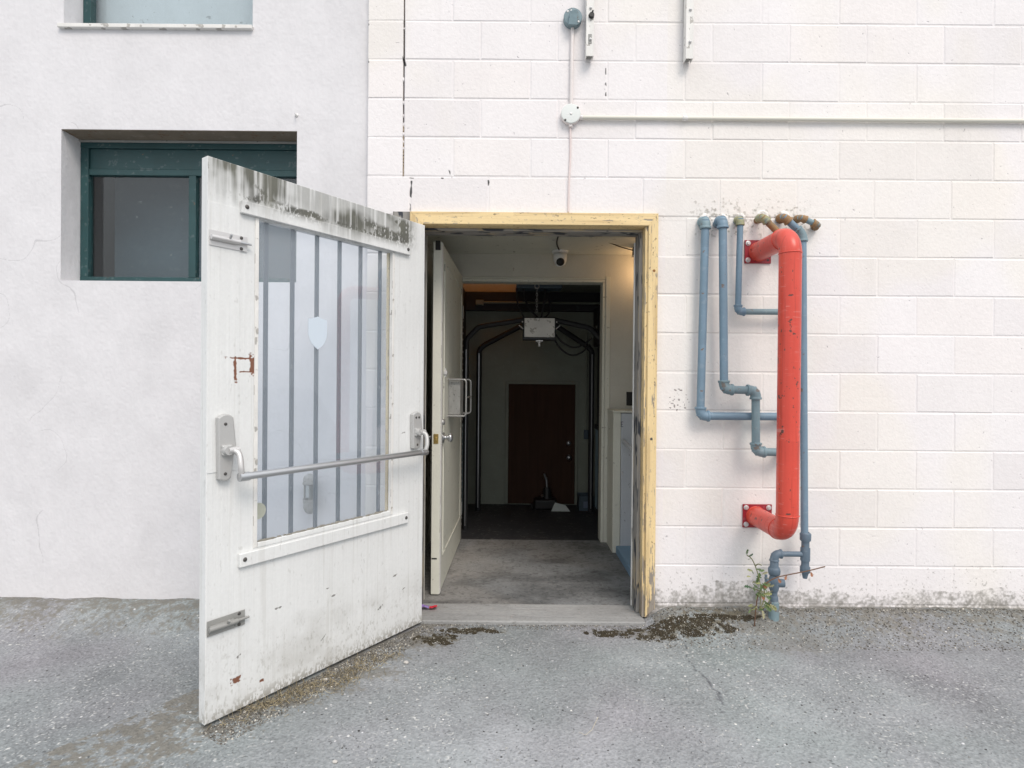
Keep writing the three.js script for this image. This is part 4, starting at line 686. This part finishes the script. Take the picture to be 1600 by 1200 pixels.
{
  const a0 = A(1102, 344), a1 = A(1094.5, 650), a2 = A(1231, 651);
  pipeRun('gas_pipe', 'blue pipe nearest the door frame, dropping then turning right behind the red guard', [into(a0), a0, a1, a2, into(a2)], 0.0205, { pipe: [M.blue], elbow: [M.blueWorn, M.blue] }, grp);
  const b0 = A(1129, 343), b1 = A(1131.5, 610), b2 = A(1180, 612, 0.062), b3 = A(1181, 706, 0.10), b4 = A(1232, 707, 0.10);
  b2.z = 0.09; const B2 = A(1181, 610, 0.09), B1 = A(1131.5, 608.5, 0.09), B0 = A(1129, 343, 0.09), B3 = A(1181.5, 706, 0.09), B4 = A(1232, 707, 0.09);
  pipeRun('gas_pipe', 'blue pipe with a stepped double bend, second from the door frame', [into(B0), B0, B1, B2, B3, B4, into(B4)], 0.0205, { pipe: [M.blue, M.blue, M.blueWorn, M.blueWorn], elbow: [M.blue, M.blueWorn] }, grp);
  const c0 = A(1156.5, 342), c1 = A(1153, 487), c2 = A(1232, 487.5);
  pipeRun('gas_pipe', 'thinner blue pipe with an olive top elbow, third from the door frame', [into(c0), c0, c1, c2, into(c2)], 0.0155, { pipe: [M.blue, M.blue, M.blueWorn], elbow: [M.olive, M.blue] }, grp);
  const d0 = A(1191, 339, 0.07), d1 = A(1236, 384, 0.07);
  pipeRun('gas_pipe', 'short rusty pipe slanting down from a blue green elbow behind the red guard', [into(d0), d0, d1, into(d1)], 0.0165, { pipe: [M.rust], elbow: [M.olive, M.blueWorn] }, grp);
  const e0 = A(1224, 339, 0.06), e1 = A(1254, 366, 0.06), e2 = A(1258, 836, 0.10);
  pipeRun('gas_pipe', 'blue pipe from a rusty elbow, dropping at the far right behind the red guard', [into(e0), e0, e1, e2], 0.0175, { pipe: [M.blue], elbow: [M.rust, M.blueWorn] }, grp);
  const f0 = A(1250, 340, 0.05), f1 = A(1278, 352, 0.05);
  pipeRun('gas_pipe', 'stub pipe with a dark rusty elbow at the far right of the row', [into(f0), f0, f1, into(f1)], 0.0145, { pipe: [M.blueWorn], elbow: [M.rust] }, grp);
  // beaten sealant collars where the pipes enter
  for (const [px, py] of [[1102, 344], [1129, 343], [1156.5, 342], [1191, 339], [1224, 339]]) { const p = at(px, py, 0), g = lathe([[0.031, 0], [0.029, 0.003], [0.024, 0.005], [0.014, 0.006]], V(p.x, p.y, 0.0005), V(0, 0, 1), 18); const q = g.attributes.position; for (let i = 0; i < q.count; i++) { const k = 1 + 0.5 * (fbm(q.getX(i) * 60, q.getY(i) * 60, 2) - 0.5); q.setXY(i, p.x + (q.getX(i) - p.x) * k, p.y + (q.getY(i) - p.y) * k); } g.computeVertexNormals(); part('sealant', wallUV(g), wallMat, blockWall); }
}
{ // red guard pipe
  const t = thing('pipe_guard', 'red painted steel pipe guard bolted to the wall in front of the blue pipes', 'guard'), up = at(1183, 394), lo = at(1183, 806), x = (up.x + lo.x) / 2 - 0.002, z = 0.353, r = 0.0495, R = 0.085;
  part('guard_pipe', tile(bent([V(x, up.y, 0.008), V(x, up.y, z), V(x, lo.y, z), V(x, lo.y, 0.008)], r, R, 32), 0.5, 1.0, 0.1, 0.03), M.red, t);
  const ring = (p, d) => { const g = new THREE.TorusGeometry(r + 0.0002, 0.0028, 8, 40); g.applyQuaternion(new THREE.Quaternion().setFromUnitVectors(V(0, 0, 1), d)); g.translate(p.x, p.y, p.z); return tile(g, 0.5); };
  for (const [y, s] of [[up.y, -1], [lo.y, 1]]) { part('weld_bead', ring(V(x, y + s * R, z), V(0, 1, 0)), M.red, t); part('weld_bead', ring(V(x, y, z - R), V(0, 0, 1)), M.red, t); part('weld_bead', ring(V(x, y, 0.0105), V(0, 0, 1)), M.red, t); }
  for (const [p, w, h, n] of [[up, 0.069, 0.061, 3], [lo, 0.076, 0.061, 4]]) {
    const pl = part('wall_plate', tile(box(p.x - w, p.x + w, p.y - h, p.y + h, 0.001, 0.009, 0.0015), 0.5), M.darkRed, t);
    const spots = [[-1, 1], [-1, -1], [1, 1], [1, -1]];
    spots.forEach(([sx, sy], i) => {
      const q = V(p.x + sx * (w - 0.017), p.y + sy * (h - 0.017), 0.0092);
      if (n === 3 && i === 3) part('empty_hole', lathe([[0, 0.0006], [0.006, 0.0005]], q, V(0, 0, 1), 12), black, pl);
      else part('bolt', [lathe([[0, 0.003], [0.0125, 0.003], [0.0135, 0.0]], q, V(0, 0, 1), 20), cyl(q.clone().add(V(0, 0, 0.003)), q.clone().add(V(0, 0, 0.010)), 0.0085, 0.008, 6)], zinc, pl);
    });
  }
}
{ // gas riser from the ground
  const g0 = at(1210, 965, 0.10), x = g0.x, z = 0.10, t = thing('gas_riser', 'grey blue gas riser with a shutoff valve standing beside the weed', 'riser');
  const y = (py) => at(1211, py, z).y, U = (g) => tile(g, 0.5), top = y(866), gy = -0.03;
  part('sleeve', U(lathe([[0.0255, gy], [0.0255, y(942)], [0.022, y(940)], [0.019, y(939)]], V(x, 0, z))), M.blueWorn, t);
  part('gland', U(lathe([[0.0195, y(944)], [0.0215, y(941)], [0.0215, y(934)], [0.017, y(931)]], V(x, 0, z))), M.gasBlue, t);
  part('pipe', U(cyl(V(x, y(938), z), V(x, top, z), 0.0165, 0.0165, 22)), M.gasBlue, t);
  part('valve_body', [lathe([[0.017, y(926)], [0.022, y(922)], [0.027, y(914)], [0.027, y(908)], [0.022, y(902)], [0.019, y(899)]], V(x, 0, z)), cyl(V(x - 0.005, y(911), z), V(x + 0.048, y(911), z + 0.01), 0.024, 0.020, 20), cyl(V(x - 0.028, y(912), z + 0.01), V(x - 0.05, y(902), z + 0.012), 0.008, 0.007, 10)].map(U), M.gasBlue, t);
  part('lever', U(box(x - 0.052, x - 0.040, y(909), y(897), z + 0.005, z + 0.016, 0.003)), M.gasBlue, t);
  part('union', U(lathe([[0.018, y(900)], [0.026, y(898.5)], [0.030, y(896)], [0.0315, y(891)], [0.028, y(887.5)], [0.0225, y(886.5)], [0.0215, y(877)], [0.018, y(876)]], V(x, 0, z), V(0, 1, 0), 8)), M.gasBlue, t);
  const c = V(x, top, z), end = at(1258, 866, z);
  part('elbow', elbow(c, V(0, -1, 0), V(1, 0, 0), 0.0165).map(U), M.gasBlue, t);
  part('pipe', U(cyl(c, V(end.x + 0.0, top, z), 0.0135, 0.0135, 20)), M.gasBlue, t);
  const bx = end.x + 0.004, tz = z + 0.0;
  part('tee', [lathe([[0.0165, y(896)], [0.024, y(894)], [0.024, y(886)], [0.019, y(884)], [0.019, y(877)], [0.023, y(876)], [0.023, y(856)], [0.019, y(855)], [0.019, y(846)], [0.026, y(844)], [0.027, y(834)], [0.021, y(832)], [0.0165, y(831)]], V(bx, 0, tz)), cyl(V(bx, y(896), tz), V(bx, y(904), tz), 0.0165, 0.010, 18)].map(U), M.gasBlue, t, 'dark blue fitting at the end of the branch');
}

// ------------------------------------------------------------------ electrical things high on the wall
{
  const p = at(894, 34), q = at(891, 182);
  const t = thing('round_junction_box', 'blue grey round junction box with a hooded outlet, top of the wall conduit', 'junction box', [p.x, p.y, 0]);
  part('back_box', lathe([[0.047, 0], [0.048, 0.03], [0.045, 0.034], [0, 0.034]], V(0, 0, 0.001), V(0, 0, 1), 36), M.blueWorn, t);
  const hood = new THREE.Shape([[-0.013, 0.018], [0.018, 0.024], [0.016, -0.046], [-0.022, -0.044]].map(([x, y]) => new THREE.Vector2(x, y))), hg = new THREE.ExtrudeGeometry(hood, { depth: 0.022, bevelEnabled: true, bevelSize: 0.003, bevelThickness: 0.003, bevelSegments: 2 }); hg.rotateX(0.18); hg.translate(0, 0, 0.034);
  part('hood', tile(hg, 0.5), M.blueWorn, t);
  for (const [dx, dy] of [[-0.028, 0.026], [0.028, -0.026], [-0.01, 0.03]]) part('screw', lathe([[0, 0.003], [0.005, 0.002], [0.006, 0]], V(dx, dy, 0.035), V(0, 0, 1), 10), zinc, t);
  single('wall_conduit', tile(cyl(V(p.x, p.y - 0.042, 0.014), V(q.x + 0.002, q.y + 0.04, 0.014), 0.0092, 0.0092, 16), 0.5), M.pinkWhite, 'white vertical conduit between the blue box and the white round box', 'conduit');
  const w = thing('round_junction_box', 'white round junction box where the conduits meet above the doorway', 'junction box', [q.x, q.y, 0]);
  part('back_box', lathe([[0.051, 0], [0.052, 0.024], [0.050, 0.027], [0, 0.027]], V(0, 0, 0.001), V(0, 0, 1), 40), M.pinkWhite, w);
  part('cover', lathe([[0, 0.004], [0.048, 0.004], [0.051, 0.0]], V(0, 0, 0.0285), V(0, 0, 1), 40), std({ color: lin(0.70, 0.73, 0.71), roughness: 0.5 }), w);
  part('lug', cyl(V(0, -0.045, 0.014), V(0, -0.064, 0.014), 0.012, 0.010, 14), M.pinkWhite, w); part('lug', cyl(V(0.045, -0.012, 0.014), V(0.064, -0.015, 0.014), 0.014, 0.012, 14), M.pinkWhite, w);
  part('screw', lathe([[0, 0.003], [0.006, 0.002], [0.007, 0]], V(0, -0.002, 0.0326), V(0, 0, 1), 12), zinc, w); for (const [dx, dy] of [[0.035, 0.029], [-0.029, -0.035]]) part('screw', lathe([[0, 0.003], [0.005, 0.002], [0.006, 0]], V(dx, dy, 0.0326), V(0, 0, 1), 12), screwDark, w);
  const h = thing('wall_conduit', 'long cream horizontal conduit running right from the white round box', 'conduit');
  const a = V(q.x + 0.062, q.y - 0.015, 0.016), b = V(4.15, q.y - 0.012, 0.016), s = at(1069, 188);
  part('pipe', tile(cyl(a, b, 0.0105, 0.0105, 16), 0.5), std({ color: lin(0.66, 0.645, 0.57), roughness: 0.6 }), h); part('coupling', [cyl(V(s.x - 0.014, a.y, 0.016), V(s.x + 0.006, a.y, 0.016), 0.0135, 0.0135, 16), cyl(V(s.x - 0.018, a.y, 0.016), V(s.x + 0.012, a.y, 0.016), 0.0115, 0.0115, 16)], M.white, h);
  const c = at(888, 332), k = V(q.x, q.y - 0.06, 0.008); single('wall_cable', cable([k, V(q.x + 0.001, q.y - 0.2, 0.006), V(c.x + 0.001, q.y - 0.36, 0.006), V(c.x, c.y, 0.006)], 0.005, 20, 8), std({ color: lin(0.72, 0.62, 0.60), roughness: 0.7 }), 'thin pinkish cable from the white round box down to the door head', 'cable');
}
for (const [px, yb, label, kind] of [[921, 90, 'dirty white bracket bar with a black bolt, left of the two at the picture top', 0], [1076, 94, 'white bracket bar with two bolts, right of the two at the picture top', 1]]) {
  const b = at(px, yb, 0.05), t = thing('bracket_bar', label, 'bracket', [b.x, b.y, 0], 0, 'bracket bars high on the wall'), w = 0.0195, top = 1.05, d0 = 0.012, d1 = 0.058;
  part('bar', [box(-w, w, 0, top, d1 - 0.004, d1, 0.001), box(-w, -w + 0.004, 0, top, d0, d1 - 0.0042, 0.001), box(w - 0.004, w, 0, top, d0, d1 - 0.0042, 0.001)].map((g) => tile(g, 0.5)), M.white, t);
  part('core', box(-w + 0.0045, w - 0.0045, 0.015, top - 0.01, 0.001, d1 - 0.006, 0), M.greyPaint, t);
  for (const y of kind ? [0.085, 0.25] : [0.085, 0.245]) part('bolt', lathe([[0, 0.008], [0.006, 0.007], [0.008, 0.001], [0.008, 0]], V(0.002, y, d1), V(0, 0, 1), 14), zinc, t);
  if (!kind) { part('slot', box(-0.009, 0.009, 0.062, 0.112, d1 + 0.0002, d1 + 0.0015, 0.0005), M.greyPaint, t); part('black_bolt', [cyl(V(0.006, 0.205, d1), V(0.006, 0.205, d1 + 0.016), 0.016, 0.013, 7), cyl(V(0.006, 0.205, d1), V(0.012, 0.222, d1 + 0.02), 0.006, 0.004, 8)], black, t); }
}

// ------------------------------------------------------------------ weed, twig, litter and loose matter
{
  const base = at(1188, 955, 0.16); base.y = groundY(base.x, base.z) - 0.004;
  const t = thing('weed', 'green and yellowing weed growing at the wall beside the gas riser', 'weed', [base.x, base.y, base.z]);
  const leafGreen = [lin(0.10, 0.17, 0.055), lin(0.16, 0.24, 0.09), lin(0.055, 0.12, 0.055), lin(0.36, 0.38, 0.16), lin(0.42, 0.40, 0.24)].map((c) => new THREE.MeshPhysicalMaterial({ color: c, roughness: 0.7, transmission: 0.25, thickness: 0, side: THREE.DoubleSide }));
  const stemM = std({ color: lin(0.20, 0.20, 0.09), roughness: 0.7 });
  const P = (px, py, dz = 0) => at(px, py, 0.16 + dz).sub(base);
  const stems = [[[1188, 955], [1190, 925], [1187, 905], [1181, 885], [1174, 872], [1168, 868]], [[1188, 955], [1194, 940], [1196, 928], [1192, 915]], [[1188, 955], [1200, 945], [1204, 938]], [[1186, 955], [1180, 948], [1174, 950]], [[1190, 925], [1180, 921], [1174, 919]], [[1181, 885], [1186, 882], [1191, 884]]];
  const sg = stems.map((s, k) => cable(s.map(([a, b], i) => P(a, b, 0.012 * Math.sin(i * 1.7 + k))), 0.0026, 18, 6)); part('stem', sg, stemM, t);
  const leaf = (len, wid) => { // lobed blade, folded along the midrib
    const half = [[0, 0], [0.10, 0.05], [0.2, 0.30], [0.27, 0.12], [0.42, 0.62], [0.50, 0.22], [0.64, 0.85], [0.70, 0.35], [0.84, 0.55], [1, 0]];
    const pos = [], curl = rr(-0.35, 0.35); const pt = (a, b) => [b * wid * 0.55, a * len * Math.cos(curl * a), Math.abs(b) * wid * 0.22 + a * a * len * Math.sin(curl)];
    for (let i = 0; i < half.length - 1; i++) for (const s of [-1, 1]) { const [a0, b0] = half[i], [a1, b1] = half[i + 1]; const m0 = pt(a0, 0), m1 = pt(a1, 0), o0 = pt(a0, s * b0), o1 = pt(a1, s * b1); pos.push(...m0, ...o0, ...o1, ...m0, ...o1, ...m1); }
    const g = new THREE.BufferGeometry(); g.setAttribute('position', new THREE.Float32BufferAttribute(pos, 3)); g.computeVertexNormals(); return g;
  };
  const spots = [...Array.from({ length: 22 }, () => { const q = rnd(); return [1189 + rr(-13, 13) * (0.4 + q), 953 - 62 * q + rr(-4, 4), rr(0.018, 0.034), rr(-2.6, 2.6), [0, 1, 3, 4, 1][(rnd() * 5) | 0]]; }), [1168, 868, 0.045, -0.35, 0], [1169, 871, 0.030, 0.9, 2], [1174, 874, 0.026, -1.2, 0], [1181, 890, 0.026, 1.5, 1], [1178, 893, 0.03, -1.3, 3], [1186, 893, 0.028, 1.2, 1], [1183, 912, 0.052, 0.3, 0], [1186, 916, 0.050, -0.5, 1], [1188, 922, 0.050, 0.7, 1], [1176, 919, 0.036, -1.3, 2], [1182, 925, 0.045, -0.9, 0], [1187, 928, 0.050, 0.2, 0], [1192, 930, 0.046, 1.4, 3], [1196, 934, 0.05, -1.0, 1], [1194, 938, 0.055, 2.4, 1], [1198, 945, 0.05, 1.9, 3], [1190, 950, 0.055, 2.9, 4], [1203, 944, 0.045, 2.2, 4], [1186, 945, 0.045, -2.4, 3], [1197, 926, 0.036, 0.9, 4], [1174, 950, 0.03, -2.6, 1], [1200, 918, 0.034, 1.1, 4], [1178, 944, 0.034, -1.8, 3], [1193, 944, 0.048, 2.2, 1], [1195, 920, 0.04, 0.6, 3]];
  for (const [px, py, len, a, k] of spots) { const g = leaf(len * 1.05, len * 0.62); g.rotateY(rr(-0.8, 0.8)); g.rotateX(rr(-0.2, 0.6)); g.rotateZ(-a); const p = P(px, py, rr(-0.015, 0.03)); g.translate(p.x, p.y, p.z); part('leaf', g, leafGreen[k], t); }
  const tw = [[1180, 946, 0.15], [1186, 930, 0.17], [1196, 914, 0.18], [1212, 904, 0.18], [1232, 899, 0.17], [1262, 893, 0.15], [1290, 886, 0.12]].map(([a, b, z]) => at(a, b, z)); tw[0].y = groundY(tw[0].x, tw[0].z) - 0.004;
  const twig = thing('dry_twig', 'thin brown dry twig arching right from the weed', 'twig', [tw[0].x, tw[0].y, tw[0].z]); part('stalk', cable(tw.map((p) => p.clone().sub(tw[0])), 0.0032, 40, 6), std({ color: lin(0.14, 0.075, 0.045), roughness: 0.8 }), twig);
  for (const i of [1, 2, 3, 4, 5]) { const g = leaf(0.028, 0.022); g.rotateZ(rr(2, 4)); const p = tw[i].clone().sub(tw[0]); g.translate(p.x + rr(-0.01, 0.02), p.y, p.z); part('withered_leaf', g, std({ color: lin(0.32, 0.14, 0.07), roughness: 0.8, side: THREE.DoubleSide }), twig); }
}
{ // candy wrapper
  const p = onGround(670, 953), t = thing('candy_wrapper', 'crumpled red and violet wrapper on the sill beside the open door', 'litter', [p.x, 0.001, Math.min(p.z, 0.05)]);
  const crumple = (w, h, ox, s) => { const g = new THREE.PlaneGeometry(w, h, 7, 5); g.rotateX(-Math.PI / 2); const q = g.attributes.position; for (let i = 0; i < q.count; i++) q.setY(i, 0.003 + 0.022 * fbm(q.getX(i) * 60 + s, q.getZ(i) * 60 + s, 2)); g.translate(ox, 0, 0); g.computeVertexNormals(); return g.toNonIndexed(); };
  part('foil', crumple(0.040, 0.044, 0.022, 3), std({ color: lin(0.70, 0.02, 0.05), roughness: 0.35, side: THREE.DoubleSide }), t, 'red end'); part('foil', crumple(0.044, 0.040, -0.022, 9), std({ color: lin(0.30, 0.20, 0.50), roughness: 0.35, side: THREE.DoubleSide }), t, 'violet end');
}
const Y1 = V(0, 1, 0);
{ // stone chips set in the asphalt
  const list = [], geo = new THREE.IcosahedronGeometry(1, 0);
  for (let i = 0; i < 15000; i++) {
    const x = rr(-3.4, 3.4), z = 0.06 + 2.3 * Math.pow(rnd(), 0.85); if (fbm(x * 2.4 + 6, z * 2.4, 3) + rr(-0.25, 0.25) < 0.45) continue;
    const s = 0.0013 + 0.0046 * Math.pow(rnd(), 3.2), r = rnd(), l = r < 0.5 ? rr(0.34, 0.62) : r < 0.8 ? rr(0.18, 0.3) : rr(0.03, 0.09);
    list.push([V(x, groundY(x, z) - s * 0.25, z), V(s * rr(0.9, 1.3), s * rr(0.5, 0.9), s * rr(0.9, 1.3)), new THREE.Euler(rr(-0.3, 0.3), rr(0, 6.3), rr(-0.3, 0.3)), lin(l, l * 0.99, l * rr(0.92, 1.02))]);
  }
  stuff('stone_chip', geo, std({ roughness: 0.85 }), list, 'pale and dark stone chips set in the asphalt', 'gravel');
  const crumb = [];
  const put = (x, z, s, c, lift = 0) => crumb.push([V(x, groundY(x, z) + lift, z), V(s * rr(0.8, 1.4), s * rr(0.6, 1), s * rr(0.8, 1.4)), new THREE.Euler(rr(0, 3), rr(0, 6), rr(0, 3)), c]);
  const earth = () => { const r = rnd(); const l = r < 0.12 ? rr(0.35, 0.6) : rr(0.06, 0.2); return lin(l, l * 0.94, l * 0.82); };
  for (let i = 0; i < 5200; i++) { const s = rnd() * 1.12, off = 0.01 + 0.13 * Math.pow(rnd(), 2.0), x = -0.45 - 0.578 * s + 0.816 * off, z = 0.075 + 0.816 * s + 0.578 * off; put(x, z, rr(0.0012, 0.0042), earth()); }
  for (let i = 0; i < 4200; i++) { const x = rr(0.74, 3.3), z = 0.02 + 0.30 * Math.pow(rnd(), 1.4); put(x, z, rr(0.0012, 0.0046), earth()); }
  for (let i = 0; i < 900; i++) { const x = rr(-0.45, 0.70), z = 0.075 + 0.05 * Math.pow(rnd(), 2); put(x, z, rr(0.001, 0.0035), earth()); }
  stuff('earth_crumb', geo, std({ roughness: 0.95 }), crumb, 'loose earth and grit along the door and the wall foot', 'soil');
  const moss = [];
  for (const [sx, sz, rx, rz, k, kind] of dirtSpots) if (kind === 'moss') for (let i = 0; i < 5200 * rx * 8; i++) {
    const a = rr(0, 6.283), q = Math.sqrt(rnd()) * 1.3, x = sx + Math.cos(a) * q * rx, z = sz + Math.sin(a) * q * rz; if (z < 0.08 || fbm(x * 40, z * 40, 4) < 0.34 + 0.18 * q + rr(-0.08, 0.08)) continue;
    const s = rr(0.0010, 0.0034), l = rr(0.5, 1.5), st = rnd() < 0.03; moss.push([V(x, groundY(x, z) + s * 0.3, z), V(s, s * rr(0.7, 1.5), s), new THREE.Euler(rr(0, 3), rr(0, 6), 0), st ? lin(0.45, 0.44, 0.4) : lin(0.046 * l, 0.037 * l, 0.022 * l)]);
  }
  stuff('moss', geo, std({ roughness: 1 }), moss, 'dark brown green moss patches on the asphalt at the sill and wall', 'moss');
  // dry grass blown against the door
  const blade = new THREE.CylinderGeometry(0.0006, 0.0009, 1, 4, 3); { const q = blade.attributes.position; for (let i = 0; i < q.count; i++) { const v = q.getY(i); q.setX(i, q.getX(i) + 0.10 * v * v); } blade.rotateZ(Math.PI / 2); }
  const straw = []; for (const [px, py, rx, rz, n] of [[470, 1076, 0.10, 0.05, 150], [545, 1048, 0.10, 0.08, 190], [420, 1094, 0.07, 0.04, 80], [600, 1028, 0.09, 0.06, 50], [510, 1072, 0.2, 0.08, 60], [380, 1112, 0.08, 0.04, 30]]) { const c = onGround(px, py); for (let i = 0; i < n; i++) { const x = c.x + rx * (rnd() + rnd() + rnd() - 1.5), z = c.z + rz * (rnd() + rnd() + rnd() - 1.5) * 1.4 + (x - c.x) * -0.9, y = groundY(x, z); const l = rr(0.012, 0.055), k = rr(0.55, 1.5); straw.push([V(x, y + rr(0.001, 0.009), z), V(l, rr(0.7, 1.3), rr(0.7, 1.3)), new THREE.Euler(rr(0, 6), rr(0, 6.3), rr(-0.18, 0.18)), lin(0.34 * k, 0.285 * k, 0.18 * k)]); } }
  for (const [a, b] of [[[573, 1029], [551, 1073]], [[905, 1154], [935, 1130]]]) { const p = onGround(...a), q = onGround(...b), d = q.clone().sub(p); straw.push([p.clone().add(q).multiplyScalar(0.5).setY(groundY(p.x, p.z) + 0.004), V(d.length(), 1.3, 1.3), new THREE.Euler(0, Math.atan2(-d.z, d.x), 0), lin(0.5, 0.45, 0.34)]); }
  stuff('dry_grass', blade, std({ roughness: 0.9 }), straw, 'dry straw and grass blown along the foot of the open door', 'dry grass');
}
for (const [px, py, s, label] of [[634, 1031, 0.010, 'pale round pebble on the asphalt near the foot of the open door'], [508, 1058, 0.009, 'pale pebble among the dry straw beside the door'], [522, 1185, 0.007, 'small pale pebble on the asphalt at the bottom of the picture']]) {
  const p = onGround(px, py), g = new THREE.IcosahedronGeometry(s, 2), q = g.attributes.position; for (let i = 0; i < q.count; i++) { const k = 1 + 0.4 * (fbm(q.getX(i) * 90 + px, q.getY(i) * 90 + q.getZ(i) * 50, 2) - 0.5); q.setXYZ(i, q.getX(i) * k * 1.2, q.getY(i) * k * 0.75, q.getZ(i) * k); } g.computeVertexNormals();
  const o = single('pebble', g, std({ color: lin(0.48, 0.46, 0.43), roughness: 0.85 }), label, 'pebble', 'loose pebbles on the asphalt'); o.position.set(p.x, groundY(p.x, p.z) + s * 0.5, p.z);
}

scene.traverse((o) => { if (o.isMesh) { o.castShadow = true; o.receiveShadow = true; } });
renderer.render(scene, camera);
